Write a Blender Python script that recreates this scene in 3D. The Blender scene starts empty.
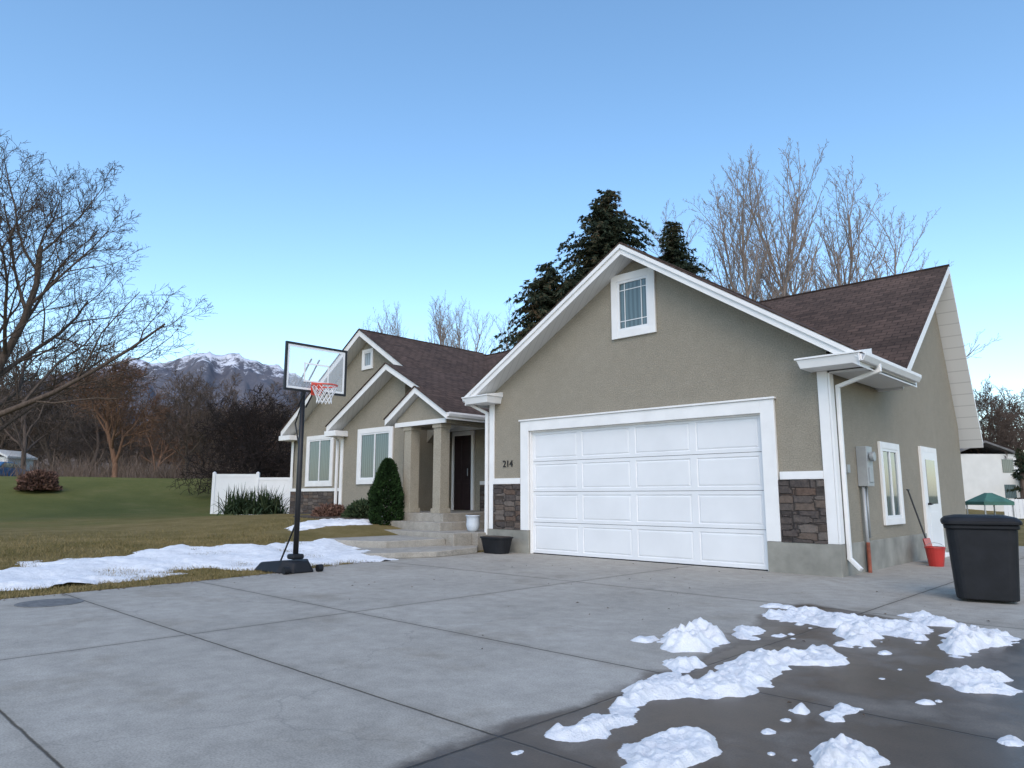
import bpy, bmesh, math, random
import numpy as np
from mathutils import Vector, noise, Matrix
R=math.radians
scene=bpy.context.scene
coll=scene.collection

# ------------------------------------------------------------ materials
def newmat(name):
    m=bpy.data.materials.new(name); m.use_nodes=True
    nt=m.node_tree
    return m,nt,nt.nodes['Principled BSDF']
def N(nt,t,**kw):
    n=nt.nodes.new(t)
    for k,v in kw.items(): setattr(n,k,v)
    return n
def ramp(nt,src,stops,interp='LINEAR'):
    r=N(nt,'ShaderNodeValToRGB'); r.color_ramp.interpolation=interp
    e=r.color_ramp.elements
    e[0].position=stops[0][0]; e[0].color=(*stops[0][1],1)
    e[1].position=stops[-1][0]; e[1].color=(*stops[-1][1],1)
    for p,c in stops[1:-1]:
        x=e.new(p); x.color=(*c,1)
    nt.links.new(src,r.inputs[0]); return r.outputs[0]
def pos(nt):
    return N(nt,'ShaderNodeTexCoord').outputs['Object']
def noi(nt,vec,scale,detail=4,rough=.55):
    n=N(nt,'ShaderNodeTexNoise'); n.inputs['Scale'].default_value=scale
    n.inputs['Detail'].default_value=detail; n.inputs['Roughness'].default_value=rough
    nt.links.new(vec,n.inputs['Vector']); return n.outputs['Fac']
def bump(nt,bs,h,strength=.3,dist=.01,prev=None):
    b=N(nt,'ShaderNodeBump'); b.inputs['Strength'].default_value=strength; b.inputs['Distance'].default_value=dist
    nt.links.new(h,b.inputs['Height'])
    if prev: nt.links.new(prev,b.inputs['Normal'])
    nt.links.new(b.outputs[0],bs.inputs['Normal']); return b.outputs[0]
def mix(nt,f,a,b,mode='MIX'):
    m=N(nt,'ShaderNodeMix',data_type='RGBA',blend_type=mode)
    for s,v in ((m.inputs[0],f),(m.inputs[6],a),(m.inputs[7],b)):
        if isinstance(v,(int,float)): s.default_value=v
        elif isinstance(v,tuple): s.default_value=(*v,1)
        else: nt.links.new(v,s)
    return m.outputs[2]
def math_(nt,op,a,b=None,c=None,clamp=False):
    m=N(nt,'ShaderNodeMath',operation=op); m.use_clamp=clamp
    for i,v in enumerate((a,b,c)):
        if v is None: continue
        if isinstance(v,(int,float)): m.inputs[i].default_value=v
        else: nt.links.new(v,m.inputs[i])
    return m.outputs[0]
def simple(name,col,rough=.6,var=.15,scale=8,metal=0,bstr=.0,bscale=60,bdist=.003,spec=.5):
    m,nt,b=newmat(name); p=pos(nt)
    f=noi(nt,p,scale)
    c0=tuple(x*(1-var) for x in col); c1=tuple(min(1,x*(1+var)) for x in col)
    nt.links.new(ramp(nt,f,[(.3,c0),(.7,c1)]),b.inputs['Base Color'])
    b.inputs['Roughness'].default_value=rough; b.inputs['Metallic'].default_value=metal
    b.inputs['Specular IOR Level'].default_value=spec
    if bstr: bump(nt,b,noi(nt,p,bscale),bstr,bdist)
    return m
def mat_stucco(name='stucco',g=1.0,grey=0.0):
    m,nt,b=newmat(name); p=pos(nt)
    big=noi(nt,p,.8,5); fine=noi(nt,p,48,4,.7)
    c=ramp(nt,big,[(.3,(.262*g,.236*g,.187*g)),(.7,(.302*g,.272*g,.218*g))])
    c=mix(nt,.45,c,ramp(nt,fine,[(.35,(.142*g,.127*g,.101*g)),(.65,(.41*g,.372*g,.30*g))]))
    c=mix(nt,1,c,ramp(nt,noi(nt,p,5,4,.7),[(.3,(.93,.93,.93)),(.7,(1.05,1.05,1.05))]),'MULTIPLY')
    nt.links.new(c,b.inputs['Base Color']); b.inputs['Roughness'].default_value=.95
    b.inputs['Specular IOR Level'].default_value=.25
    bump(nt,b,noi(nt,p,42,5,.75),.9,.014); return m
def mat_shingle(name,ax):
    m,nt,b=newmat(name); p=pos(nt)
    s=N(nt,'ShaderNodeSeparateXYZ'); nt.links.new(p,s.inputs[0])
    cb=N(nt,'ShaderNodeCombineXYZ'); nt.links.new(s.outputs[ax],cb.inputs[0])
    nt.links.new(math_(nt,'MULTIPLY',s.outputs[2],1.75),cb.inputs[1])
    br=N(nt,'ShaderNodeTexBrick'); nt.links.new(cb.outputs[0],br.inputs['Vector'])
    br.inputs['Scale'].default_value=1; br.inputs['Brick Width'].default_value=.24; br.inputs['Row Height'].default_value=.135
    br.inputs['Mortar Size'].default_value=.009; br.inputs['Color1'].default_value=(.112,.077,.064,1)
    br.inputs['Color2'].default_value=(.040,.030,.026,1); br.inputs['Mortar'].default_value=(.015,.012,.011,1); br.inputs['Bias'].default_value=-.1
    c=mix(nt,.4,br.outputs['Color'],ramp(nt,noi(nt,p,9,5,.7),[(.3,(.034,.025,.022)),(.7,(.125,.086,.070))]))
    c=mix(nt,1,c,ramp(nt,noi(nt,p,.7,3),[(.3,(.85,.85,.85)),(.7,(1.15,1.12,1.1))]),'MULTIPLY')
    nt.links.new(c,b.inputs['Base Color']); b.inputs['Roughness'].default_value=.95
    b.inputs['Specular IOR Level'].default_value=.15
    n1=bump(nt,b,br.outputs['Fac'],.8,-.015)
    bump(nt,b,noi(nt,p,120,2),.5,.006,n1); return m
def mat_stone():
    m,nt,b=newmat('stacked_stone'); p=pos(nt)
    s=N(nt,'ShaderNodeSeparateXYZ'); nt.links.new(p,s.inputs[0])
    cb=N(nt,'ShaderNodeCombineXYZ'); nt.links.new(math_(nt,'MULTIPLY',math_(nt,'ADD',s.outputs[0],s.outputs[1]),3.4),cb.inputs[0]); nt.links.new(math_(nt,'MULTIPLY',s.outputs[2],9.2),cb.inputs[1])
    v=N(nt,'ShaderNodeTexVoronoi',distance='CHEBYCHEV'); v.inputs['Scale'].default_value=1; v.inputs['Randomness'].default_value=.55; nt.links.new(cb.outputs[0],v.inputs['Vector'])
    v2=N(nt,'ShaderNodeTexVoronoi',feature='F2',distance='CHEBYCHEV'); v2.inputs['Scale'].default_value=1; v2.inputs['Randomness'].default_value=.55; nt.links.new(cb.outputs[0],v2.inputs['Vector'])
    e=math_(nt,'SUBTRACT',v2.outputs['Distance'],v.outputs['Distance'])
    sc=N(nt,'ShaderNodeSeparateColor'); nt.links.new(v.outputs['Color'],sc.inputs[0])
    c=ramp(nt,sc.outputs[0],[(0,(.05,.045,.045)),(.22,(.08,.07,.066)),(.42,(.13,.098,.078)),(.6,(.16,.138,.122)),(.75,(.11,.068,.048)),(.88,(.06,.052,.052))],'CONSTANT')
    c=mix(nt,.42,c,ramp(nt,noi(nt,p,14,5,.75),[(.3,(.03,.027,.026)),(.7,(.20,.155,.13))]))
    c=mix(nt,ramp(nt,e,[(.0,(.8,.8,.8)),(.07,(0,0,0))]),c,(.02,.018,.017))
    nt.links.new(c,b.inputs['Base Color']); b.inputs['Roughness'].default_value=.85; b.inputs['Specular IOR Level'].default_value=.25
    n1=bump(nt,b,ramp(nt,e,[(0,(0,0,0)),(.12,(1,1,1))]),.9,.025); bump(nt,b,noi(nt,p,20,5,.7),.8,.025,n1); return m
def mat_concrete(name='driveway_concrete',base=.36,joints=True,wet=True):
    m,nt,b=newmat(name); p=pos(nt)
    s=N(nt,'ShaderNodeSeparateXYZ'); nt.links.new(p,s.inputs[0]); X,Y=s.outputs[0],s.outputs[1]
    n1=noi(nt,p,.55,6,.6); n2=noi(nt,p,5,6,.75); n3=noi(nt,p,90,3,.6)
    k=base
    c=ramp(nt,n1,[(.3,(k*.86,k*.80,k*.70)),(.5,(k,k*.93,k*.815)),(.72,(k*1.14,k*1.07,k*.95))])
    c=mix(nt,1,c,ramp(nt,n2,[(.3,(.78,.78,.78)),(.65,(1.06,1.06,1.06))]),'MULTIPLY')
    c=mix(nt,1,c,ramp(nt,n3,[(.3,(.74,.74,.74)),(.6,(1.07,1.07,1.07))]),'MULTIPLY')
    h=n3
    rough=None
    if wet:
        wob=math_(nt,'SUBTRACT',noi(nt,p,1.1,7,.62),.5)
        sh=math_(nt,'MAXIMUM',math_(nt,'MULTIPLY',math_(nt,'ADD',Y,6.8),.18),0)
        e=math_(nt,'ADD',math_(nt,'SUBTRACT',X,1.22),sh)
        e=math_(nt,'ADD',e,math_(nt,'MULTIPLY',wob,.95))
        e1=math_(nt,'ADD',math_(nt,'MULTIPLY',e,7),.5,clamp=True)
        yy=math_(nt,'ADD',Y,math_(nt,'MULTIPLY',X,.34))
        e2=math_(nt,'ADD',math_(nt,'MULTIPLY',math_(nt,'SUBTRACT',-2.72,math_(nt,'ADD',yy,math_(nt,'MULTIPLY',wob,.4))),8),.5,clamp=True)
        W=math_(nt,'MULTIPLY',e1,e2)
        patch=ramp(nt,noi(nt,p,1.5,6,.65),[(.36,(.66,.66,.66)),(.52,(1,1,1))])
        W2=math_(nt,'MULTIPLY',W,patch)
        c=mix(nt,W2,c,mix(nt,1,c,(.235,.182,.145),'MULTIPLY'))
        rough=ramp(nt,W2,[(0,(.85,.85,.85)),(.7,(.6,.6,.6)),(1,(.34,.34,.34))])
    if joints:
        jit=math_(nt,'MULTIPLY',math_(nt,'SUBTRACT',noi(nt,p,5,3),.5),.02)
        d=None
        for ax,vals in ((Y,(-9.85,-8.27,-6.65,-3.1)),(X,(-2.4,1.3))):
            for v in vals:
                t=math_(nt,'ABSOLUTE',math_(nt,'SUBTRACT',math_(nt,'ADD',ax,jit),v))
                d=t if d is None else math_(nt,'MINIMUM',d,t)
        J=ramp(nt,d,[(.005,(0,0,0)),(.011,(1,1,1))])
        c=mix(nt,J,mix(nt,1,c,(.25,.23,.2),'MULTIPLY'),c)
        J2=ramp(nt,d,[(0,(.84,.83,.82)),(.10,(1,1,1))])
        c=mix(nt,1,c,J2,'MULTIPLY')
        h=math_(nt,'ADD',math_(nt,'MULTIPLY',n3,.25),J)
    vo=N(nt,'ShaderNodeTexVoronoi',feature='DISTANCE_TO_EDGE'); vo.inputs['Scale'].default_value=.25
    wv=N(nt,'ShaderNodeTexNoise'); wv.inputs['Scale'].default_value=2; wv.inputs['Detail'].default_value=6; nt.links.new(p,wv.inputs[0])
    ad=N(nt,'ShaderNodeVectorMath',operation='ADD'); nt.links.new(p,ad.inputs[0]); nt.links.new(wv.outputs['Color'],ad.inputs[1]); nt.links.new(ad.outputs[0],vo.inputs['Vector'])
    c=mix(nt,ramp(nt,vo.outputs['Distance'],[(.0,(.3,.3,.3)),(.0025,(0,0,0))]),c,(.12,.115,.11))
    c=mix(nt,ramp(nt,noi(nt,p,.9,5,.7),[(.54,(0,0,0)),(.70,(.55,.55,.55))]),c,mix(nt,1,c,(.66,.61,.54),'MULTIPLY'))
    nt.links.new(c,b.inputs['Base Color'])
    if rough is not None: nt.links.new(rough,b.inputs['Roughness'])
    else: b.inputs['Roughness'].default_value=.9
    b.inputs['Specular IOR Level'].default_value=.32
    bump(nt,b,h,.4,.006); return m
def mat_lawn():
    m,nt,b=newmat('lawn'); p=pos(nt)
    s=N(nt,'ShaderNodeSeparateXYZ'); nt.links.new(p,s.inputs[0])
    tan=ramp(nt,noi(nt,p,1.2,6,.7),[(.3,(.12,.095,.03)),(.5,(.195,.145,.058)),(.7,(.28,.21,.10))])
    grn=ramp(nt,noi(nt,p,.5,6,.7),[(.3,(.08,.10,.024)),(.5,(.11,.125,.033)),(.7,(.165,.155,.055))])
    f=math_(nt,'ADD',math_(nt,'MULTIPLY',s.outputs[0],-.10),-1.9)
    f=math_(nt,'ADD',f,math_(nt,'MULTIPLY',math_(nt,'SUBTRACT',noi(nt,p,.22,6,.65),.5),2.8),clamp=True)
    c=mix(nt,f,tan,grn)
    c=mix(nt,.3,c,ramp(nt,noi(nt,p,34,4,.7),[(.3,(.04,.038,.012)),(.7,(.27,.23,.10))]))
    nt.links.new(c,b.inputs['Base Color']); b.inputs['Roughness'].default_value=1
    b.inputs['Specular IOR Level'].default_value=.1
    bump(nt,b,noi(nt,p,30,4,.8),1,.03); return m
def mat_snow():
    m,nt,b=newmat('snow'); p=pos(nt)
    c=ramp(nt,noi(nt,p,7,6,.72),[(.25,(.60,.61,.64)),(.6,(.82,.83,.85))])
    c=mix(nt,ramp(nt,noi(nt,p,60,4,.8),[(.62,(0,0,0)),(.8,(.5,.5,.5))]),c,(.35,.33,.30))
    nt.links.new(c,b.inputs['Base Color']); b.inputs['Roughness'].default_value=.75
    n1=bump(nt,b,noi(nt,p,16,6,.7),.7,.03); bump(nt,b,noi(nt,p,90,4,.75),.8,.01,n1); return m
def mat_glass(name,col=(.10,.145,.155),axis=0,lv=1.0):
    m,nt,b=newmat(name); p=pos(nt)
    w=N(nt,'ShaderNodeTexWave'); w.inputs['Scale'].default_value=3.3; w.inputs['Distortion'].default_value=1.2
    if axis==1: w.bands_direction='Y'
    nt.links.new(p,w.inputs['Vector'])
    c=mix(nt,ramp(nt,w.outputs['Fac'],[(.2,(.25,.25,.25)),(.8,(.75,.75,.75))]),tuple(x*.5*lv for x in col),tuple(x*1.3*lv for x in col))
    nt.links.new(c,b.inputs['Base Color']); b.inputs['Roughness'].default_value=.05
    b.inputs['Specular IOR Level'].default_value=.6
    b.inputs['Coat Weight'].default_value=.3; b.inputs['Coat Roughness'].default_value=.02
    return m
def mat_bark(name,c0,c1):
    m,nt,b=newmat(name); p=pos(nt)
    mp=N(nt,'ShaderNodeMapping'); mp.inputs['Scale'].default_value=(5,5,1); nt.links.new(p,mp.inputs[0])
    nt.links.new(ramp(nt,noi(nt,mp.outputs[0],2.2,5,.7),[(.3,c0),(.7,c1)]),b.inputs['Base Color'])
    b.inputs['Roughness'].default_value=.95; b.inputs['Specular IOR Level'].default_value=.15; return m
def mat_leaf(name,stops,scale=1.6):
    m,nt,b=newmat(name); p=pos(nt)
    g=N(nt,'ShaderNodeNewGeometry')
    f=math_(nt,'ADD',math_(nt,'MULTIPLY',noi(nt,p,scale,5,.65),.72),math_(nt,'MULTIPLY',g.outputs['Random Per Island'],.28))
    nt.links.new(ramp(nt,f,stops),b.inputs['Base Color']); b.inputs['Roughness'].default_value=.85; b.inputs['Specular IOR Level'].default_value=.2
    return m
def mat_soffit():
    m,nt,b=newmat('soffit_panel'); p=pos(nt)
    s=N(nt,'ShaderNodeSeparateXYZ'); nt.links.new(p,s.inputs[0])
    w=math_(nt,'FRACT',math_(nt,'MULTIPLY',math_(nt,'ADD',s.outputs[2],s.outputs[1]),7))
    nt.links.new(ramp(nt,w,[(.0,(.42,.42,.42)),(.10,(.66,.66,.65))]),b.inputs['Base Color']); b.inputs['Roughness'].default_value=.6;return m
STUCCO=mat_stucco(); COLST=mat_stucco('column_stucco',1.18); SHX=mat_shingle('shingles_a',0); SHY=mat_shingle('shingles_b',1); STONE=mat_stone(); SOFF=mat_soffit()
CONC=mat_concrete(base=.365); CONC2=mat_concrete('step_concrete',.35,False,False)
FOUND=simple('foundation_concrete',(.25,.245,.215),.95,.28,2.2,0,.5,30,.006)
LAWN=mat_lawn(); SNOW=mat_snow()
WHITE=simple('white_trim_paint',(.77,.765,.755),.5,.05,3,0,.1,30,.002)
DOORW=simple('white_door_paint',(.71,.72,.735),.45,.04,1.5,0,.05,70,.001)
VINYL=simple('white_vinyl',(.74,.75,.76),.4,.04,2)
GLASSX=mat_glass('window_glass_front',axis=0); GLASSY=mat_glass('window_glass_side',axis=1)
BLACKP=simple('black_plastic',(.010,.011,.014),.6,.3,6,0,.15,80,.002,spec=.3)
BLACKM=simple('black_metal',(.015,.015,.017),.45,.3,6,spec=.35)
GREY=simple('grey_metal',(.33,.35,.36),.45,.12,5,.2)
RED=simple('red_plastic',(.42,.03,.025),.4,.15,5)
ORANGE=simple('orange_rim_paint',(.62,.06,.03),.4,.15,9)
NETW=simple('white_net_cord',(.8,.8,.8),.8,.05,9)
DARKDOOR=simple('dark_door_paint',(.022,.012,.014),.35,.25,5)
POTW=simple('white_glazed_pot',(.55,.6,.66),.35,.1,5)
BARK=mat_bark('bark_grey',(.055,.041,.033),(.14,.107,.086))
BARKR=mat_bark('bark_reddish',(.10,.055,.036),(.22,.13,.085))
BARKD=mat_bark('bark_dark',(.075,.056,.046),(.165,.125,.102))
BARKV=mat_bark('bark_very_dark',(.018,.014,.013),(.05,.038,.034))
BARKP=mat_bark('bark_poplar',(.19,.152,.13),(.36,.295,.255))
SPR=mat_leaf('spruce_needles_sunset_tint',[(.30,(.012,.021,.013)),(.5,(.028,.042,.024)),(.62,(.058,.054,.030)),(.74,(.13,.08,.042))],.55)  # brown end of the ramp is sunset light painted into the needle colour
ARB=mat_leaf('arborvitae_leaves',[(.3,(.006,.017,.005)),(.55,(.017,.042,.011)),(.75,(.04,.078,.020))],5)
SHRB=mat_leaf('dry_shrub',[(.3,(.06,.036,.03)),(.55,(.16,.09,.07)),(.75,(.25,.15,.11))],4)
YUC=mat_leaf('yucca_leaves',[(.3,(.012,.025,.012)),(.55,(.04,.065,.03)),(.75,(.09,.10,.05))],4)
GRASSM=mat_leaf('grass_blades',[(.3,(.085,.08,.026)),(.5,(.20,.155,.065)),(.75,(.33,.25,.13))],1.4)
DIRT=simple('mulch_soil',(.06,.045,.035),.95,.4,10,0,.8,25,.02)

# ------------------------------------------------------------ object helpers
def empty(name,loc,label,cat,group=None):
    e=bpy.data.objects.new(name,None); e.location=loc; e.empty_display_size=.2; coll.objects.link(e)
    e['label']=label; e['category']=cat
    if group: e['group']=group
    return e
def tag(o,label,cat,group=None):
    o['label']=label; o['category']=cat
    if group: o['group']=group
    return o
class B:
    def __init__(s,mats,mp=None):
        s.v=[];s.f=[];s.mi=[];s.mats=mats;s.mp=mp or (lambda a,o,z:(a,o,z));s.cuts=[]
    def mark(s): s.cuts.append((len(s.v),len(s.f)))
    def box(s,a0,a1,o0,o1,z0,z1,m=0):
        s.mark();n=len(s.v)
        for z in (z0,z1):
            for (a,o) in ((a0,o0),(a1,o0),(a1,o1),(a0,o1)): s.v.append(s.mp(a,o,z))
        for q in ((0,3,2,1),(4,5,6,7),(0,1,5,4),(1,2,6,5),(2,3,7,6),(3,0,4,7)):
            s.f.append([n+i for i in q]); s.mi.append(m)
    def prism(s,pts,o0,o1,m=0):
        s.mark();n=len(s.v);k=len(pts)
        for o in (o0,o1):
            for a,z in pts: s.v.append(s.mp(a,o,z))
        s.f.append(list(range(n,n+k)));s.mi.append(m)
        s.f.append(list(range(n+2*k-1,n+k-1,-1)));s.mi.append(m)
        for i in range(k):
            j=(i+1)%k; s.f.append([n+i,n+k+i,n+k+j,n+j]);s.mi.append(m)
    def hull(s,top,bot,m=0,mtop=None,mbot=None):
        s.mark();n=len(s.v);k=len(top)
        s.v+=[tuple(p) for p in top]+[tuple(p) for p in bot]
        s.f.append(list(range(n,n+k)));s.mi.append(m if mtop is None else mtop)
        s.f.append(list(range(n+2*k-1,n+k-1,-1)));s.mi.append(m if mbot is None else mbot)
        for i in range(k):
            j=(i+1)%k; s.f.append([n+i,n+k+i,n+k+j,n+j]);s.mi.append(m)
    def slab(s,pts,t,mtop=0,mside=1):
        s.hull(pts,[(p[0],p[1],p[2]-t) for p in pts],mside,mtop,2 if len(s.mats)>2 else None)
    def tube(s,pts,rads,sides=8,m=0,cap=True):
        s.mark();rings=[]
        P=[Vector(p) for p in pts]
        for i,p in enumerate(P):
            d=(P[min(i+1,len(P)-1)]-P[max(i-1,0)]).normalized()
            u=d.orthogonal().normalized() if i==0 else (pu-d*pu.dot(d)).normalized()
            pu=u; w=d.cross(u); r=rads[i] if isinstance(rads,(list,tuple)) else rads
            n=len(s.v); rings.append(n)
            for k in range(sides):
                a=2*math.pi*k/sides; s.v.append(tuple(p+u*(r*math.cos(a))+w*(r*math.sin(a))))
        for a,b_ in zip(rings,rings[1:]):
            for k in range(sides):
                s.f.append([a+k,a+(k+1)%sides,b_+(k+1)%sides,b_+k]);s.mi.append(m)
        if cap:
            s.f.append([rings[0]+k for k in range(sides)][::-1]);s.mi.append(m)
            s.f.append([rings[-1]+k for k in range(sides)]);s.mi.append(m)
    def split(s,name,parent,**kw):
        ends=s.cuts[1:]+[(len(s.v),len(s.f))];out=[]
        for (v0,f0),(v1,f1) in zip(s.cuts,ends):
            q=B(s.mats);q.v=s.v[v0:v1];q.f=[[i-v0 for i in f] for f in s.f[f0:f1]];q.mi=s.mi[f0:f1]
            out.append(q.obj(name,parent,**kw))
        return out
    def obj(s,name,parent=None,bevel=0,smooth=False,fixn=True,seg=2):
        me=bpy.data.meshes.new(name)
        me.from_pydata([tuple(v) for v in s.v],[],s.f)
        for m in s.mats: me.materials.append(m)
        me.polygons.foreach_set('material_index',s.mi)
        if fixn:
            bm=bmesh.new();bm.from_mesh(me);bmesh.ops.recalc_face_normals(bm,faces=bm.faces);bm.to_mesh(me);bm.free()
        if smooth: me.polygons.foreach_set('use_smooth',[True]*len(me.polygons))
        o=bpy.data.objects.new(name,me);coll.objects.link(o)
        if parent is not None:
            o.parent=parent; o.location=-parent_world(parent)
        if bevel:
            md=o.modifiers.new('bevel','BEVEL');md.width=bevel;md.segments=seg;md.limit_method='ANGLE';md.angle_limit=R(40)
        return o
def parent_world(p):
    v=Vector(p.location)
    while p.parent is not None:
        p=p.parent; v+=Vector(p.location)
    return v
def ss(x,a,b):
    t=max(0,min(1,(x-a)/(b-a)));return t*t*(3-2*t)

# ------------------------------------------------------------ terrain
def H(x,y):
    h=.3*ss(-x,6.6,10.5)
    h+=.25*ss(-x,8,12)*ss(y,-5,-.3)*(1-ss(-x,19.5,25))*(1-ss(y,8,14))
    r=math.hypot(x-4,y+11)
    h+=1.95*ss(r,33,49)*ss(-x,16,27)
    h+=2.0*ss(r,60,220)*ss(-x,16,60)
    nz=noise.noise((x*.12,y*.12,0))*.12*ss(-x,8,14)
    return h+nz
def axis_vals(fine0,fine1,step,lim0,lim1):
    v=list(np.arange(fine0,fine1+1e-6,step)); d=step
    x=fine1
    while x<lim1: d*=1.25; x+=d; v.append(x)
    x=fine0; d=step
    while x>lim0: d*=1.25; x-=d; v.insert(0,x)
    return v
gx=axis_vals(-46,10,.5,-4000,4000); gy=axis_vals(-14,20,.5,-3000,4000)
vs=[(x,y,H(x,y)-.012) for y in gy for x in gx]
W_=len(gx); fs=[(j*W_+i,j*W_+i+1,(j+1)*W_+i+1,(j+1)*W_+i) for j in range(len(gy)-1) for i in range(W_-1)]
me=bpy.data.meshes.new('ground');me.from_pydata(vs,[],fs);me.materials.append(LAWN)
me.polygons.foreach_set('use_smooth',[True]*len(me.polygons))
o=bpy.data.objects.new('ground',me);coll.objects.link(o);o['kind']='structure'

b=B([CONC])
edge=[(-7.26,.4),(-7.24,-1.0),(-7.2,-1.9),(-6.98,-2.9),(-6.75,-4.1),(-6.35,-5.4),(-6.15,-6.7),(-6.08,-7.9),(-6.0,-9.2),(-5.9,-13.5),(9,-13.5),(9,-2.6),(3.4,-1.3),(3.2,9.5),(-.3,9.5),(-.3,.4)]
b.hull([(x,y,0.0) for x,y in edge],[(x,y,-.14) for x,y in edge])
d=b.obj('driveway');d['kind']='structure'

# ------------------------------------------------------------ snow
SN=[0]
def inside_dist(P,poly):
    poly=np.array(poly);A=poly;Bp=np.roll(poly,-1,0)
    dmin=np.full(len(P),1e9);ins=np.zeros(len(P),bool)
    for a,c in zip(A,Bp):
        ab=c-a;t=np.clip(((P-a)@ab)/(ab@ab+1e-12),0,1)
        q=a+t[:,None]*ab;dmin=np.minimum(dmin,np.hypot(*(P-q).T))
        cond=((a[1]>P[:,1])!=(c[1]>P[:,1]))
        xi=(c[0]-a[0])*(P[:,1]-a[1])/(c[1]-a[1]+1e-12)+a[0]
        ins^=cond&(P[:,0]<xi)
    return np.where(ins,dmin,-dmin)
def snow(poly,th,step,label,lawn=False,edge_n=.06,w=.12,holes=0.0,group=None,grow=0.0):
    SN[0]+=1;k=SN[0]*7.3
    xs=[p[0] for p in poly];ys=[p[1] for p in poly];m=.15
    X=np.arange(min(xs)-m,max(xs)+m,step);Y=np.arange(min(ys)-m,max(ys)+m,step)
    P=np.array([(x,y) for y in Y for x in X]);D=inside_dist(P,poly)+grow
    hs=np.empty(len(P));hf=.25 if lawn else 1
    for i,(x,y) in enumerate(P):
        n=noise.fractal((x*3.2,y*3.2,k),1,2,4)*edge_n*1.5*(.6 if lawn else 1)+noise.noise((x*12,y*12,k))*edge_n*.4*hf
        if lawn: n+=noise.noise((x*1.1,y*1.1,k))*edge_n*1.2
        dd=D[i]+n
        if holes:
            dd-=max(0,noise.noise((x*(.9 if lawn else 3.2),y*(.9 if lawn else 3.2),k+3))-.18)*holes
        if dd<=0: hs[i]=dd
        else:
            q=min(1,dd/w);base=q*q*(3-2*q)*.45+(1-(1-q)**2)*.55
            hs[i]=th*base*(.62+.7*(noise.noise((x*1.7,y*1.7,k)) if lawn else noise.noise((x*4,y*4,k+9)))+.5*hf*noise.noise((x*13,y*13,k))+.3*hf*noise.noise((x*32,y*32,k)))
            hs[i]=max(hs[i],0.0005)
    nx=len(X);verts=[];idx={}
    faces=[]
    ok=hs>0
    def vid(i):
        if i not in idx:
            x,y=P[i];g=(H(x,y)-.010 if lawn else 0)
            idx[i]=len(verts)
            hv=hs[i]
            verts.append((x,y,g+(.002+hv if hv>0 else -.004)))
        return idx[i]
    for j in range(len(Y)-1):
        for i in range(nx-1):
            q=[j*nx+i,j*nx+i+1,(j+1)*nx+i+1,(j+1)*nx+i]
            if sum(ok[t] for t in q)>=1: faces.append([vid(t) for t in q])
    if not faces: return
    cx=sum(v[0] for v in verts)/len(verts);cy=sum(v[1] for v in verts)/len(verts)
    me=bpy.data.meshes.new('snow_patch');me.from_pydata([(v[0]-cx,v[1]-cy,v[2]) for v in verts],[],faces);me.materials.append(SNOW)
    me.polygons.foreach_set('use_smooth',[True]*len(faces))
    o=bpy.data.objects.new('snow_patch',me);o.location=(cx,cy,0);coll.objects.link(o)
    tag(o,label,'snow',group)
G='melting snow patches on the driveway'
DR='thin ragged patch of melting snow on wet concrete'
snow([(0.62,-5.81),(0.52,-5.30),(0.63,-5.07),(0.98,-5.45),(1.10,-5.88),(0.91,-6.0)],.12,.017,'rounded lump of old snow on the driveway',w=.14,grow=.02,group=G)
snow([(1.56,-8.05),(1.46,-7.80),(1.49,-7.63),(1.36,-7.55),(1.31,-7.09),(1.18,-6.60),(0.97,-6.33),(1.18,-6.21),(1.29,-6.34),(1.33,-6.61),(1.50,-6.72),(1.38,-5.93),(1.50,-5.36),(1.69,-5.08),(1.90,-5.34),(1.93,-5.65),(1.68,-5.81),(1.77,-6.32),(1.85,-6.63),(1.73,-6.90),(1.55,-7.04),(1.50,-7.26),(1.59,-7.68),(1.66,-7.95)],.065,.014,'long winding strip of melting snow on wet concrete',edge_n=.075,w=.11,holes=.15,grow=.03,group=G)
snow([(1.86,-8.02),(1.81,-7.74),(1.83,-7.51),(2.10,-7.60),(2.16,-7.83),(2.14,-8.02),(1.99,-8.3)],.04,.010,DR,edge_n=.06,w=.09,holes=.2,grow=.015,group=G)
snow([(0.72,-3.97),(0.76,-3.60),(1.25,-3.62),(1.73,-3.46),(2.04,-3.71),(2.07,-4.17),(1.75,-4.11),(1.44,-4.16),(1.10,-4.20)],.065,.02,DR,edge_n=.10,w=.12,holes=.25,grow=.03,group=G)
snow([(1.56,-4.54),(1.60,-4.14),(1.84,-4.39),(1.88,-4.78),(1.73,-4.88)],.11,.017,'rounded lump of old snow on the driveway',w=.13,grow=.02,group=G)
snow([(2.21,-4.14),(2.25,-3.64),(2.51,-3.51),(2.65,-3.84),(2.53,-4.36),(2.45,-4.73),(2.3,-4.5)],.10,.017,'rounded lump of old snow on the driveway',w=.14,edge_n=.08,grow=.02,group=G)
snow([(2.50,-5.54),(2.58,-5.26),(2.81,-5.22),(2.95,-5.41),(2.93,-5.68),(2.77,-5.77),(2.60,-5.68)],.06,.012,DR,edge_n=.06,w=.09,holes=.15,grow=.02,group=G)
snow([(2.50,-7.52),(2.46,-7.35),(2.56,-7.20),(2.67,-7.23),(2.75,-7.43),(2.7,-7.6),(2.55,-7.61)],.08,.008,'small heap of crusty snow on wet concrete',edge_n=.035,w=.09,grow=.01,group=G)
snow([(2.26,-6.82),(2.28,-6.60),(2.40,-6.60),(2.42,-6.88),(2.34,-6.92)],.035,.008,DR,edge_n=.04,w=.06,grow=.01,group=G)
snow([(1.62,-3.06),(1.78,-2.82),(2.17,-3.40),(1.98,-3.5)],.06,.018,DR,w=.09,grow=.02,group=G)
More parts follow.
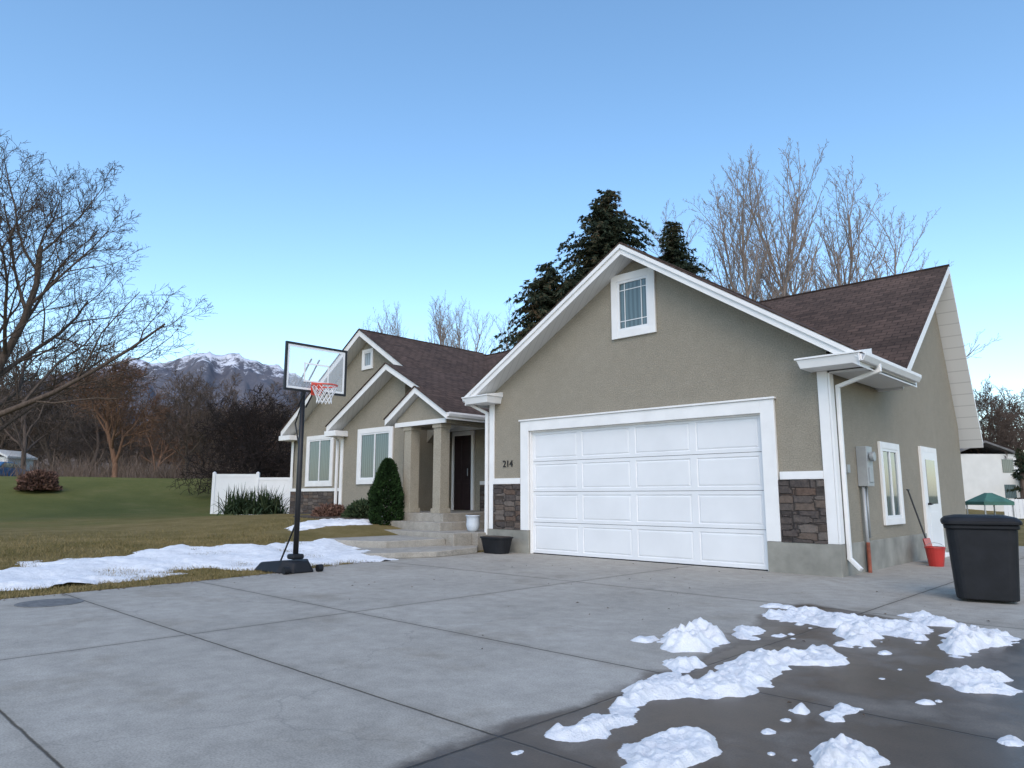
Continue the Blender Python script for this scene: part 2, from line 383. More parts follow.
snow([(0.84,-5.12),(0.80,-4.74),(1.00,-4.66),(1.06,-5.20)],.045,.014,DR,edge_n=.07,w=.09,holes=.15,grow=.02,group=G)
rq=random.Random(12)
crumbs=[(2.18,-6.84,.05),(.46,-3.34,.13),(.65,-3.34,.09),(1.51,-8.36,.035),(.5,-5.8,.1),(3.09,-6.64,.05),(1.21,-4.88,.06),(2.62,-6.2,.04),(1.95,-3.1,.1),(2.2,-7.3,.03),(2.05,-5.0,.05)]
for i in range(26):
    crumbs.append((rq.uniform(1.2,3.0),rq.uniform(-7.8,-3.6),rq.uniform(.008,.03)))
for (x,y,r) in crumbs:
    snow([(x+r*math.cos(a)*rq.uniform(.7,1.2),y+1.3*r*math.sin(a)) for a in [i*math.pi/4 for i in range(8)]],min(.03,r*.7),max(.005,r*.2),'small crumb of snow on the concrete',edge_n=min(.02,r*.4),w=.04,group=G)
snow([(-8.44,-8.46),(-9.0,-7.6),(-9.05,-6.57),(-9.47,-4.97),(-9.48,-4.08),(-9.5,-2.5),(-8.9,-2.5),(-7.9,-2.7),(-7.2,-2.6),(-6.95,-3.2),(-7.0,-4.2),(-6.95,-5.2),(-7.05,-6.2),(-7.1,-7.2),(-6.9,-8.3),(-6.9,-9.6),(-8.2,-9.7)],.085,.045,'broad bank of old snow on the lawn beside the driveway',lawn=True,edge_n=.32,w=.45,holes=1.2)
snow([(-12.0,-1.9),(-12.2,-.6),(-11.2,.1),(-10.6,-.9),(-10.9,-1.6),(-10.9,-2.6),(-11.6,-3.0)],.09,.05,'snow patch on the lawn near the shrubs',lawn=True,edge_n=.24,w=.3,holes=.8)

# ------------------------------------------------------------ HOUSE
house=empty('house',(0,0,0),'tan stucco single-storey house with brown gabled shingle roofs and attached garage','house')
def F(y0): return lambda a,o,z:(a,y0-o,z)
def Rr(x0): return lambda a,o,z:(x0+o,a,z)
b=B([STUCCO],F(0))
ax=-3.4
b.prism([(-7.24,0),(-6.08,0),(-6.08,2.48),(-1.07,2.46),(-1.07,0),(0,0),(0,3.33),(ax,5.56),(-7.24,3.33)],-.18,0)
b.obj('garage_front_wall',house)
b=B([STUCCO],Rr(0))
b.prism([(.18,0),(7.8,0),(7.8,2.72),(6.5,5.96),(2.3,2.94),(.18,3.2)],-.18,0)
b.obj('side_gable_wall',house)
b=B([STUCCO]);b.box(-7.24,-7.06,.18,2.6,0,3.2);b.obj('garage_left_wall',house)
b=B([STUCCO],F(2.6));b.prism([(-11.5,.2),(-7.24,.2),(-7.24,3.2),(-11.5,3.2)],-.18,0);b.obj('entry_wall',house)
b=B([STUCCO],F(.9));b.prism([(-14.5,.2),(-11.5,.2),(-11.5,4.35),(-11.86,4.56),(-14.5,3.12)],-.18,0);b.obj('bay_front_wall',house)
b=B([STUCCO]);b.box(-11.68,-11.5,1.08,2.6,.2,3.4);b.obj('bay_side_wall',house)
b=B([STUCCO]);b.box(-14.5,-14.32,1.08,1.7,.2,3.1);b.obj('bay_return_wall',house)
b=B([STUCCO],F(1.7));b.prism([(-18.75,.2),(-14.5,.2),(-10.4,3.5),(-14.4,6.03),(-18.75,3.28)],-.18,0);b.obj('wing_front_wall',house)
b=B([STUCCO]);b.box(-18.75,-18.57,1.88,7.4,.2,3.2);b.obj('wing_side_wall',house)
b=B([STUCCO]);b.box(-18.57,-.18,7.3,7.5,.0,2.7);b.obj('rear_wall',house)
MR=(6.5,6.12);ML=(2.3,3.10);XO=.40
def my(z): return ML[0]+(z-ML[1])/(MR[1]-ML[1])*(MR[0]-ML[0])
T=.20
b=B([SHX,WHITE,SOFF])
b.slab([(-14.4,ML[0],ML[1]),(XO,ML[0],ML[1]),(XO,MR[0],MR[1]),(-14.4,MR[0],MR[1])],.17)
b.slab([(XO,MR[0],MR[1]),(XO,8.1,2.4),(-14.4,8.1,2.4),(-14.4,MR[0],MR[1])],.17)
b.obj('main_roof',house)
b=B([SHY,WHITE,SOFF])
b.slab([(ax,-.42,5.76),(ax,my(5.76)+.1,5.76),(.6,my(3.15)-.02,3.15),(.6,-.42,3.15)],T)
b.slab([(ax,-.42,5.76),(-7.62,-.42,3.31),(-7.62,my(3.31)+.05,3.31),(ax,my(5.76)+.1,5.76)],T)
b.obj('garage_roof',house)
b=B([SHY,WHITE,SOFF])
b.slab([(-14.4,1.3,6.24),(-14.4,MR[0]+.3,6.24),(-9.8,my(3.36),3.36),(-9.8,1.3,3.36)],T)
b.slab([(-14.4,1.3,6.24),(-19.0,1.3,3.36),(-19.0,7.8,3.36),(-14.4,7.8,6.24)],T)
b.slab([(-14.4,MR[0]+.3,6.24),(-14.4,7.8,6.24),(-12.4,7.8,5.0),(-12.4,MR[0],5.0)],T)
b.obj('wing_roof',house)
b=B([SHY,WHITE,SOFF])
b.slab([(-11.86,.5,4.74),(-11.86,4.7,4.74),(-9.0,2.6,3.2),(-9.0,.5,3.2)],.18)
b.slab([(-11.86,.5,4.74),(-14.75,.5,3.2),(-14.75,1.72,3.2),(-14.3,4.7,3.44),(-11.86,4.7,4.74)],.18)
b.obj('bay_roof',house)
b=B([SHY,WHITE,SOFF])
b.slab([(-9.78,-.12,3.80),(-9.78,3.1,3.80),(-8.58,2.4,3.08),(-8.58,-.12,3.08)],.16)
b.slab([(-9.78,-.12,3.80),(-10.98,-.12,3.08),(-10.98,2.0,3.08),(-9.78,3.1,3.80)],.16)
b.obj('porch_roof',house)
b=B([SHY]); b.tube([(ax,-.43,5.765),(ax,my(5.76),5.765)],.03,6); b.tube([(-14.4,1.29,6.245),(-14.4,6.6,6.245)],.03,6)
b.tube([(-14.3,MR[0],6.125),(XO+.01,MR[0],6.125)],.03,6); b.split('ridge_cap',house)
b=B([SHY])
def strip(p,q,dy=-.035,h=.022):
    b.hull([(p[0],p[1]+dy,p[2]+h),(q[0],q[1]+dy,q[2]+h),(q[0],q[1]+.02,q[2]+h),(p[0],p[1]+.02,p[2]+h)],[(p[0],p[1]+dy,p[2]-.002),(q[0],q[1]+dy,q[2]-.002),(q[0],q[1]+.02,q[2]-.002),(p[0],p[1]+.02,p[2]-.002)])
strip((ax,-.42,5.76),(.64,-.42,3.125));strip((ax,-.42,5.76),(-7.66,-.42,3.285))
strip((-14.4,1.3,6.24),(-9.8,1.3,3.36));strip((-14.4,1.3,6.24),(-19.02,1.3,3.35))
strip((-11.86,.5,4.74),(-14.77,.5,3.19));strip((-11.86,.5,4.74),(-9,.5,3.2));strip((-9.78,-.12,3.8),(-8.57,-.12,3.075));strip((-9.78,-.12,3.8),(-11.0,-.12,3.07))
b.split('shingle_edge',house)
b=B([WHITE]);b.hull([(-.28,-.46,3.14),(.62,-.46,3.14),(.62,.0,3.14),(-.28,.0,3.14)],[(-.24,-.42,3.01),(.58,-.42,3.01),(.58,.0,3.01),(-.24,.0,3.01)]);b.obj('cornice_return',house,bevel=.006)
b=B([WHITE]);b.hull([(-.30,-.48,3.165),(.64,-.48,3.165),(.64,.0,3.26),(-.30,.0,3.26)],[(-.30,-.48,3.142),(.64,-.48,3.142),(.64,.0,3.142),(-.30,.0,3.142)]);b.obj('cornice_return',house)
b=B([WHITE]);b.hull([(-7.64,-.46,3.27),(-6.88,-.46,3.27),(-6.88,.0,3.27),(-7.64,.0,3.27)],[(-7.60,-.42,3.13),(-6.92,-.42,3.13),(-6.92,.0,3.13),(-7.60,.0,3.13)]);b.obj('cornice_return',house,bevel=.006)
b=B([WHITE]);b.hull([(-7.67,-.48,3.295),(-6.86,-.48,3.295),(-6.86,.0,3.38),(-7.67,.0,3.38)],[(-7.67,-.48,3.272),(-6.86,-.48,3.272),(-6.86,.0,3.272),(-7.67,.0,3.272)]);b.obj('cornice_return',house)
b=B([SOFF]);b.box(.02,.6,.0,2.28,2.975,2.995);b.obj('soffit',house)
b=B([WHITE])
for (x0,x1,y0,y1,z) in [(-14.80,-14.2,.46,.9,3.05),(-19.05,-18.3,1.26,1.7,3.2),(-10.4,-9.78,1.26,1.7,3.2)]:
    b.box(x0,x1,y0,y1,z-.16,z)
b.split('cornice_return',house,bevel=.006)
b=B([WHITE])
for (x0,z0,x1,z1,y) in [(ax,5.76,.64,3.15-.025,-.42),(ax,5.76,-7.66,3.31-.02,-.42)]:
    b.hull([(x0,y,z0-.012),(x1,y,z1-.012),(x1,y-.03,z1-.012),(x0,y-.03,z0-.012)],[(x0,y,z0-.09),(x1,y,z1-.09),(x1,y-.03,z1-.09),(x0,y-.03,z0-.09)])
b.split('rake_board',house)
def gutter(p0,p1,w=.10,h=.11,out=(1,0)):
    g=B([WHITE]);x0,y0,z=p0;x1,y1,_=p1;ox,oy=out
    prof=[(0,0),(0,-h),(w*.6,-h),(w,-h*.35),(w,0.01),(w-.012,0.01),(w-.012,-h*.3),(w*.57,-h+.012),(.012,-h+.012),(.012,0)]
    n=len(prof);g.v=[(x0+ox*a,y0+oy*a,z+c) for a,c in prof]+[(x1+ox*a,y1+oy*a,z+c) for a,c in prof]
    for i in range(n):
        j=(i+1)%n;g.f.append([i,j,n+j,n+i]);g.mi.append(0)
    g.f.append(list(range(n)));g.mi.append(0);g.f.append(list(range(2*n-1,n-1,-1)));g.mi.append(0)
    return g.obj('gutter',house)
gutter((.605,-.49,3.13),(.605,2.25,3.13))
gutter((-7.2-.43,-.40,3.30),(-7.2-.43,2.3,3.30),out=(-1,0))
gutter((-9.0,2.29,3.09),(-7.8,2.29,3.09),out=(0,-1))
gutter((-8.575,-.1,3.07),(-8.575,2.2,3.07),w=.08,h=.09)
def rect_tube(bb,pts,w,d):
    for p,q in zip(pts,pts[1:]):
        p=Vector(p);q=Vector(q);dd=(q-p).normalized();u=Vector((0,1,0)) if abs(dd.y)<.9 else Vector((1,0,0))
        u=(u-dd*u.dot(dd)).normalized();w2=dd.cross(u)
        p=p-dd*.02;q=q+dd*.02
        c=[u*w+w2*d,u*w-w2*d,u*-w-w2*d,u*-w+w2*d]
        bb.hull([tuple(p+k) for k in c],[tuple(q+k) for k in c])
b=B([WHITE]);rect_tube(b,[(.66,.20,3.04),(.66,.20,2.96),(.07,.17,2.78),(.07,.17,.25),(.22,.12,.12)],.034,.028)
b.obj('downspout',house,bevel=.008)
b=B([WHITE]);rect_tube(b,[(-7.62,-.25,3.15),(-7.30,-.05,2.95),(-7.30,-.05,.35)],.035,.03);b.obj('downspout',house,bevel=.008)
b=B([WHITE]);rect_tube(b,[(-14.62,.6,3.0),(-14.62,.82,2.8),(-14.62,.82,.6)],.035,.03);b.obj('downspout',house,bevel=.008)
b=B([WHITE],F(0))
b.box(-.15,.0,.004,.035,.46,3.01);b.box(-7.245,-7.10,.004,.035,.46,3.13)
b.box(-.81,-.152,.003,.045,1.40,1.52);b.box(-7.098,-6.32,.003,.045,1.40,1.52)
b.split('wall_trim',house,bevel=.004)
b=B([WHITE]);b.box(.004,.035,-.035,.12,.46,2.973);b.obj('corner_board',house,bevel=.004)
# door surround and door (opening tapers 2 cm across its width)
b=B([WHITE],F(0))
b.box(-6.30,-6.08,-.02,.05,.462,2.69);b.box(-1.07,-.84,-.02,.05,.462,2.66)
b.prism([(-6.08,2.48),(-1.07,2.455),(-1.07,2.66),(-6.08,2.69)],-.02,.05)
b.prism([(-6.33,2.692),(-.81,2.662),(-.81,2.695),(-6.33,2.725)],.0,.075)
b.box(-6.078,-6.05,-.14,-.003,.0,2.48);b.box(-1.10,-1.072,-.14,-.003,.0,2.455);b.prism([(-6.05,2.45),(-1.10,2.43),(-1.10,2.46),(-6.05,2.48)],-.14,-.02)
b.obj('door_surround',house,bevel=.005)
b=B([STONE],F(0));b.box(-.83,-.155,.002,.06,.46,1.398);b.box(-7.095,-6.31,.002,.06,.46,1.398);b.split('stone_veneer',house,bevel=.004)
b=B([STONE],F(2.6));b.box(-10.25,-7.3,.0,.05,.38,1.45);b.obj('stone_veneer',house)
b=B([STONE],F(1.7));b.box(-18.78,-14.52,.0,.05,.1,1.3);b.obj('stone_veneer',house)
b=B([WHITE],F(1.7));b.box(-18.80,-14.52,.0,.06,1.302,1.40);b.box(-18.80,-18.66,.061,.075,1.40,3.1);b.split('wall_trim',house)
b=B([WHITE],F(2.6));b.box(-10.25,-7.3,.0,.06,1.452,1.55);b.obj('wall_trim',house)
b=B([FOUND],F(0));b.box(-1.068,.03,.002,.05,-.1,.458);b.box(-7.27,-6.082,.002,.05,-.1,.458);b.split('foundation',house,bevel=.006)
b=B([FOUND]);b.box(.002,.03,.0,7.82,-.1,.456);b.obj('side_foundation',house,bevel=.006)
b=B([FOUND]);b.box(-14.52,-11.48,.872,.898,.1,.72);b.box(-11.498,-11.47,.9,2.6,.1,.7);b.split('bay_foundation',house)
b=B([WHITE],F(.9));b.box(-14.53,-14.40,.003,.035,.72,2.95);b.obj('corner_board',house)
gd=bpy.data.meshes.new('garage_door');bm=bmesh.new()
x0,x1,z0,z1=-6.05,-1.10,.015,2.46;rows,cols=4,4;dy=.055
for r in range(rows):
    za=z0+(z1-z0)*r/rows+.004;zb=z0+(z1-z0)*(r+1)/rows-.004
    g=[[bm.verts.new((x0+(x1-x0)*c/cols,dy,z)) for c in range(cols+1)] for z in (za,zb)]
    fl=[bm.faces.new((g[0][c],g[0][c+1],g[1][c+1],g[1][c])) for c in range(cols)]
    for k in range(cols):
        a,c2=g[0][k],g[0][k+1]
        v1=bm.verts.new((a.co.x,dy+.025,a.co.z));v2=bm.verts.new((c2.co.x,dy+.025,c2.co.z));bm.faces.new((a,v1,v2,c2))
        a,c2=g[1][k],g[1][k+1]
        v1=bm.verts.new((a.co.x,dy+.025,a.co.z));v2=bm.verts.new((c2.co.x,dy+.025,c2.co.z));bm.faces.new((a,c2,v2,v1))
    for q in fl: q.normal_update()
    bmesh.ops.inset_individual(bm,faces=fl,thickness=.085,depth=0)
    bmesh.ops.inset_individual(bm,faces=fl,thickness=.018,depth=-.012)
    bmesh.ops.inset_individual(bm,faces=fl,thickness=.04,depth=.009)
bm.to_mesh(gd);bm.free();gd.materials.append(DOORW)
o=bpy.data.objects.new('garage_door',gd);coll.objects.link(o);o.parent=house
o['label']='white raised-panel sectional garage door'
b=B([BLACKP]);b.box(-6.05,-1.10,.09,.13,0,2.44);b.box(-6.04,-1.11,.06,.085,.0,.016);b.obj('door_seal',house)
def empty_part(name,c):
    e=bpy.data.objects.new(name,None);e.location=c;coll.objects.link(e);e.parent=house;return e
def window(mp,a0,a1,z0,z1,glass,trim=.13,mull=1,prairie=False,name='window'):
    w=empty_part(name,mp((a0+a1)/2,0,z0))
    t=B([WHITE],mp)
    t.box(a0-trim,a0,.002,.045,z0-trim,z1+trim);t.box(a1,a1+trim,.002,.045,z0-trim,z1+trim)
    t.box(a0,a1,.002,.045,z1,z1+trim);t.box(a0,a1,.002,.045,z0-trim,z0)
    t.obj('window_trim',w,bevel=.004)
    fr=B([VINYL],mp);q=.045
    fr.box(a0,a0+q,.004,.035,z0,z1);fr.box(a1-q,a1,.004,.035,z0,z1);fr.box(a0+q,a1-q,.004,.035,z0,z0+q);fr.box(a0+q,a1-q,.004,.035,z1-q,z1)
    for i in range(mull):
        m=a0+(a1-a0)*(i+1)/(mull+1);fr.box(m-.025,m+.025,.004,.033,z0+q,z1-q)
    if prairie:
        for a in (a0+.16,a1-.16): fr.box(a-.008,a+.008,.014,.024,z0+q,z1-q)
        for z in (z1-.18,z0+.18): fr.box(a0+q,a1-q,.015,.023,z-.008,z+.008)
    fr.obj('window_frame',w,bevel=.003)
    g=B([glass],mp);g.box(a0+.02,a1-.02,.003,.013,z0+.02,z1-.02);g.obj('window_glass',w)
    return w
window(F(0),-3.77,-3.08,4.22,5.18,GLASSX,.14,0,True)
window(Rr(0),2.14,2.98,.78,1.95,GLASSY,.11,1)
window(F(1.7),-17.72,-16.35,1.60,3.0,GLASSX,.14,1)
window(F(.9),-13.50,-12.10,1.62,2.92,GLASSX,.14,1)
window(F(1.7),-14.66,-14.24,5.12,5.60,mat_glass('small_window_glass',(.3,.34,.36)),.08,0)
b=B([WHITE],F(2.6));b.box(-11.42,-11.34,.002,.05,.76,2.95);b.box(-10.62,-10.52,.002,.05,.76,2.95);b.box(-11.34,-10.62,.002,.05,2.83,2.95);b.obj('entry_door_frame',house)
b=B([DARKDOOR],F(2.6));b.box(-11.34,-10.62,.003,.025,.77,2.83)
for (za,zb) in ((.9,1.5),(1.6,2.7)):
    for (aa,ab) in ((-11.27,-11.02),(-10.94,-10.69)): b.box(aa,ab,.025,.035,za,zb)
b.obj('entry_door',house,bevel=.004)
b=B([GREY]);b.tube([(-10.70,2.5,1.70),(-10.70,2.5,1.9)],.014,8);b.obj('door_handle',house)
w=empty_part('side_door',(0,5,0))
b=B([WHITE],Rr(0));b.box(4.42,4.54,.002,.05,.05,2.1);b.box(5.42,5.54,.002,.05,.05,2.1);b.box(4.54,5.42,.002,.05,2.0,2.1);b.box(4.45,5.5,.032,.20,-.02,.05);b.obj('door_frame',w,bevel=.004)
b=B([VINYL],Rr(0));b.box(4.54,5.42,.034,.05,.05,2.0);b.box(4.66,5.30,.05,.058,.2,.85);b.obj('door_panel',w,bevel=.004)
b=B([GLASSY],Rr(0));b.box(4.66,5.30,.05,.056,1.0,1.85);b.obj('door_glass',w)
b=B([BLACKM],Rr(0));b.box(4.58,4.62,.052,.11,.98,1.02);b.box(4.58,4.7,.10,.115,.985,1.01);b.obj('door_handle',w,bevel=.003)
b=B([CONC2])
b.box(-11.5,-8.852,.05,2.6,.1,.75);b.box(-11.0,-8.502,-.33,.048,.1,.56);b.box(-8.85,-8.502,.05,2.6,.1,.56)
b.box(-8.5,-7.28,-.33,2.6,.0,.38);b.box(-10.9,-7.45,-.85,-.332,.0,.38)
b.split('porch_step',house,bevel=.012)
b=B([CONC2]);
b.hull([(-11.1,-.86,.29),(-11.2,-1.7,.29),(-10.2,-2.45,.28),(-8.8,-2.7,.27),(-7.95,-2.2,.26),(-7.7,-.86,.27)],[(-11.1,-.86,0),(-11.2,-1.7,0),(-10.2,-2.45,0),(-8.8,-2.7,0),(-7.95,-2.2,0),(-7.7,-.86,0)])
b.hull([(-7.69,-.86,.13),(-7.93,-2.22,.13),(-8.78,-2.72,.14),(-8.5,-3.25,.12),(-7.3,-3.1,.11),(-6.75,-1.9,.11),(-6.9,-.7,.12),(-7.25,-.34,.12),(-7.44,-.34,.12),(-7.44,-.86,.13)],[(-7.69,-.86,0),(-7.93,-2.22,0),(-8.78,-2.72,0),(-8.5,-3.25,0),(-7.3,-3.1,0),(-6.75,-1.9,0),(-6.9,-.7,0),(-7.25,-.34,0),(-7.44,-.34,0),(-7.44,-.86,0)])
b.split('entry_step',house,bevel=.015)
for cx in (-10.28,-9.14):
    c=B([COLST]);c.box(cx-.135,cx+.135,.08,.36,.75,2.86);c.box(cx-.165,cx+.165,.05,.39,.752,.86);c.box(cx-.16,cx+.16,.055,.385,2.76,2.86);c.obj('porch_column',house,bevel=.006)
b=B([STUCCO,WHITE],F(.06));b.prism([(-10.72,2.86),(-8.80,2.86),(-8.80,3.02),(-9.78,3.62),(-10.72,3.04)],-.3,0)
b.obj('porch_gable_wall',house)
b=B([WHITE],F(.06));b.box(-10.74,-8.78,.002,.04,2.86,2.97)
b.obj('porch_beam',house)
b=B([STUCCO]);b.box(-9.15,-8.85,.36,2.6,2.86,3.02);b.box(-10.7,-10.4,.36,1,2.86,3.02);b.split('porch_side_beam',house)
cu=bpy.data.curves.new('n','FONT');cu.body='214';cu.size=.20;cu.extrude=.008;cu.align_x='CENTER'
to=bpy.data.objects.new('tmp',cu);coll.objects.link(to);dg=bpy.context.evaluated_depsgraph_get()
me=bpy.data.meshes.new_from_object(to.evaluated_get(dg));bpy.data.objects.remove(to)
me.materials.clear();me.materials.append(BLACKM)
o=bpy.data.objects.new('house_number',me);coll.objects.link(o);o.parent=house;o.rotation_euler=(R(90),0,0);o.location=(-6.70,-.012,1.76)
o['label']='black house number reading 214'
w=empty_part('electric_meter',(0,1.1,1.2))
b=B([GREY],Rr(0));b.box(.95,1.22,.003,.16,1.30,1.92);b.box(1.0,1.17,.16,.175,1.36,1.60);b.obj('meter_box',w,bevel=.012)
b=B([GREY]);b.tube([(.175,1.085,1.76),(.235,1.085,1.76)],.075,20);b.obj('meter_dial',w,bevel=.006)
b=B([GREY]);b.tube([(.06,1.0,1.30),(.06,1.0,.0)],.028,10);b.tube([(.05,1.17,1.30),(.05,1.17,.5)],.018,8);b.split('conduit_pipe',w,smooth=True)
b=B([simple('rusty_red_pipe',(.25,.07,.04),.7,.3,12)]);b.tube([(.10,.90,.0),(.10,.90,.45)],.028,10);b.obj('gas_pipe',w)
b=B([GREY],Rr(0));b.box(.40,.52,.003,.05,1.5,1.62);b.obj('outlet_box',house)

# ------------------------------------------------------------ basketball hoop
hp=empty('basketball_hoop',(-6.3,-5.1,0),'portable basketball hoop with black pole beside the driveway','basketball hoop')
b=B([BLACKP])
b.hull([(-6.88,-5.38,.13),(-6.30,-5.30,.20),(-6.12,-5.22,.16),(-6.12,-4.98,.16),(-6.30,-4.90,.20),(-6.88,-4.82,.13)],[(-6.96,-5.46,.0),(-6.3,-5.42,.0),(-6.04,-5.28,.0),(-6.04,-4.92,.0),(-6.3,-4.78,.0),(-6.96,-4.74,.0)])
b.box(-6.40,-6.20,-5.2,-5.0,.19,.27)
b.obj('base',hp,bevel=.03,seg=3)
b=B([BLACKP]);b.tube([(-6.06,-5.42,.055),(-6.06,-5.34,.055)],.055,14);b.tube([(-6.06,-4.86,.055),(-6.06,-4.78,.055)],.055,14);b.split('wheel',hp)
b=B([BLACKM]);b.tube([(-6.3,-5.1,.2),(-6.3,-5.1,1.3),(-6.3,-5.1,2.95)],[.042,.042,.036],14);b.obj('pole',hp,smooth=True)
b=B([BLACKM]);b.tube([(-6.75,-5.1,.14),(-6.32,-5.1,.75)],.014,8);b.obj('brace',hp)
b=B([BLACKM])
for dy_ in (-.07,.07):
    b.tube([(-6.32,-5.1+dy_,2.92),(-6.0,-5.08+dy_,3.28)],.013,8);b.tube([(-6.32,-5.1+dy_,2.55),(-6.0,-5.08+dy_,2.92)],.013,8)
b.tube([(-6.32,-5.1,2.6),(-6.5,-5.1,2.3),(-6.34,-5.1,1.9)],.012,8);b.split('support_arm',hp)
by0,by1,bz0,bz1=-5.62,-4.54,2.74,3.49
acr,nt,bs=newmat('clear_acrylic');bs.inputs['Base Color'].default_value=(.75,.8,.85,1);bs.inputs['Roughness'].default_value=.05
tr=N(nt,'ShaderNodeBsdfTransparent');mx=N(nt,'ShaderNodeMixShader');mx.inputs[0].default_value=.22
nt.links.new(tr.outputs[0],mx.inputs[1]);nt.links.new(bs.outputs[0],mx.inputs[2]);nt.links.new(mx.outputs[0],nt.nodes['Material Output'].inputs[0])
bb=bpy.data.objects.new('backboard',None);coll.objects.link(bb);bb.parent=hp;bb.location=(.35,.02,3.1)
b=B([acr]);b.box(-5.965,-5.955,by0+.03,by1-.03,bz0+.03,bz1-.03);b.obj('board_panel',bb)
b=B([BLACKM])
b.box(-5.98,-5.94,by0,by1,bz0,bz0+.03);b.box(-5.98,-5.94,by0,by1,bz1-.03,bz1);b.box(-5.98,-5.94,by0,by0+.03,bz0+.03,bz1-.03);b.box(-5.98,-5.94,by1-.03,by1,bz0+.03,bz1-.03)
b.obj('board_frame',bb)
b=B([WHITE])
def yz_ring(y0,y1,z0,z1,t):
    b.box(-5.953,-5.950,y0,y1,z0,z0+t);b.box(-5.953,-5.950,y0,y1,z1-t,z1);b.box(-5.953,-5.950,y0,y0+t,z0+t,z1-t);b.box(-5.953,-5.950,y1-t,y1,z0+t,z1-t)
yz_ring(by0+.035,by1-.035,bz0+.035,bz1-.035,.03);yz_ring(-5.30,-4.86,2.90,3.20,.025);b.obj('board_marking',bb)
rm=bpy.data.objects.new('rim',None);coll.objects.link(rm);rm.parent=hp;rm.location=(.6,.02,2.82)
b=B([ORANGE]);rc=(-5.70,-5.08);rr=.19;zr=2.83
pts=[(rc[0]+rr*math.cos(2*math.pi*i/28),rc[1]+rr*math.sin(2*math.pi*i/28),zr) for i in range(29)]
b.tube(pts,.012,8,cap=False);b.box(-5.948,-5.88,-5.16,-5.0,2.78,2.86);b.box(-5.948,-5.935,-5.17,-4.99,2.70,2.90)
b.tube([(-5.93,-5.15,2.73),(-5.86,-5.17,2.82)],.008,6);b.tube([(-5.93,-5.01,2.73),(-5.86,-4.99,2.82)],.008,6)
b.obj('hoop_ring',rm)
b=B([NETW]);n=12
def npt(i,l):
    a=2*math.pi*(i+.5*(l%2))/n;r=[.19,.175,.15,.125,.11,.115][l];return (rc[0]+r*math.cos(a),rc[1]+r*math.sin(a),zr-.055*l)
for l in range(5):
    for i in range(n):
        off=0 if l%2==0 else 1
        b.tube([npt(i,l),npt(i+(off),l+1)],.0045,4,cap=False);b.tube([npt(i,l),npt(i-1+off,l+1)],.0045,4,cap=False)
b.obj('net',rm)

# ------------------------------------------------------------ wheeled bin
BC=(2.0,-1.25);BR=R(14)
bn=empty('wheeled_bin',(BC[0],BC[1],0),'black wheeled rubbish bin standing on concrete near the garage','rubbish bin')
def bxf(pts):
    return [(BC[0]+x*math.cos(BR)-y*math.sin(BR),BC[1]+x*math.sin(BR)+y*math.cos(BR),z) for x,y,z in pts]
def rloop(w,d0,d1,z,r=.10,n=5):
    o_=[]
    for (cx,cy,a0) in ((w-r,d1-r,0),(-w+r,d1-r,90),(-w+r,-d0+r,180),(w-r,-d0+r,270)):
        for i in range(n+1):
            a=R(a0+90*i/n);o_.append((cx+r*math.cos(a),cy+r*math.sin(a),z))
    return bxf(o_)
b=B([BLACKP])
b.hull(rloop(.335,.35,.33,.79),rloop(.29,.30,.24,.03))
b.hull(rloop(.355,.37,.35,.835),rloop(.355,.37,.35,.79))
b.obj('bin_body',bn,bevel=.012,seg=2)
b=B([BLACKP])
lays=[(.375,.395,.375,.838),(.378,.398,.378,.875),(.34,.36,.345,.915),(.24,.26,.24,.938)]
for (l0,l1) in zip(lays,lays[1:]): b.hull(rloop(*l1),rloop(*l0))
b.hull(bxf([(-.30,.38,.895),(.30,.38,.895),(.30,.44,.895),(-.30,.44,.895)]),bxf([(-.30,.38,.86),(.30,.38,.86),(.30,.44,.86),(-.30,.44,.86)]))
b.obj('bin_lid',bn,bevel=.008,seg=2)
for sx in (-.25,.25):
    c0,c1=bxf([(sx-.035,.30,.12),(sx+.035,.30,.12)]);b=B([BLACKP]);b.tube([c0,c1],.12,20);b.obj('wheel',bn,bevel=.012)
c0,c1=bxf([(-.25,.46,.87),(.25,.46,.87)]);b=B([BLACKP]);b.tube([c0,c1],.016,10);b.obj('handle',bn)

bk=empty('red_bucket',(.55,2.75,0),'red plastic bucket with a wire handle by the side wall','bucket')
b=B([RED]);b.tube([(.55,2.75,0),(.55,2.75,.30)],[.11,.15],20,cap=False);b.tube([(.55,2.75,.29),(.55,2.75,.30),(.55,2.75,.315)],[.15,.162,.155],20,cap=False)
b.tube([(.55,2.75,.005),(.55,2.75,.02)],.11,20);b.obj('bucket_body',bk)
b=B([GREY]);b.tube([(.55+.15*math.cos(t),2.75,.29+.09*math.sin(t)) for t in [math.pi*i/10 for i in range(11)]],.004,6);b.obj('bucket_handle',bk)
sv=empty('snow_shovel',(.35,3.3,0),'red snow shovel leaning against the side wall','shovel')
b=B([RED]);b.hull([(.40,3.10,.02),(.40,3.50,.02),(.30,3.50,.42),(.30,3.10,.42)],[(.36,3.12,.02),(.36,3.48,.02),(.27,3.46,.42),(.27,3.14,.42)]);b.obj('shovel_blade',sv,bevel=.008)
b=B([BLACKM]);b.tube([(.30,3.3,.36),(.07,3.3,1.25)],.014,8);b.tube([(.07,3.24,1.26),(.07,3.36,1.26)],.013,8);b.obj('shovel_handle',sv)

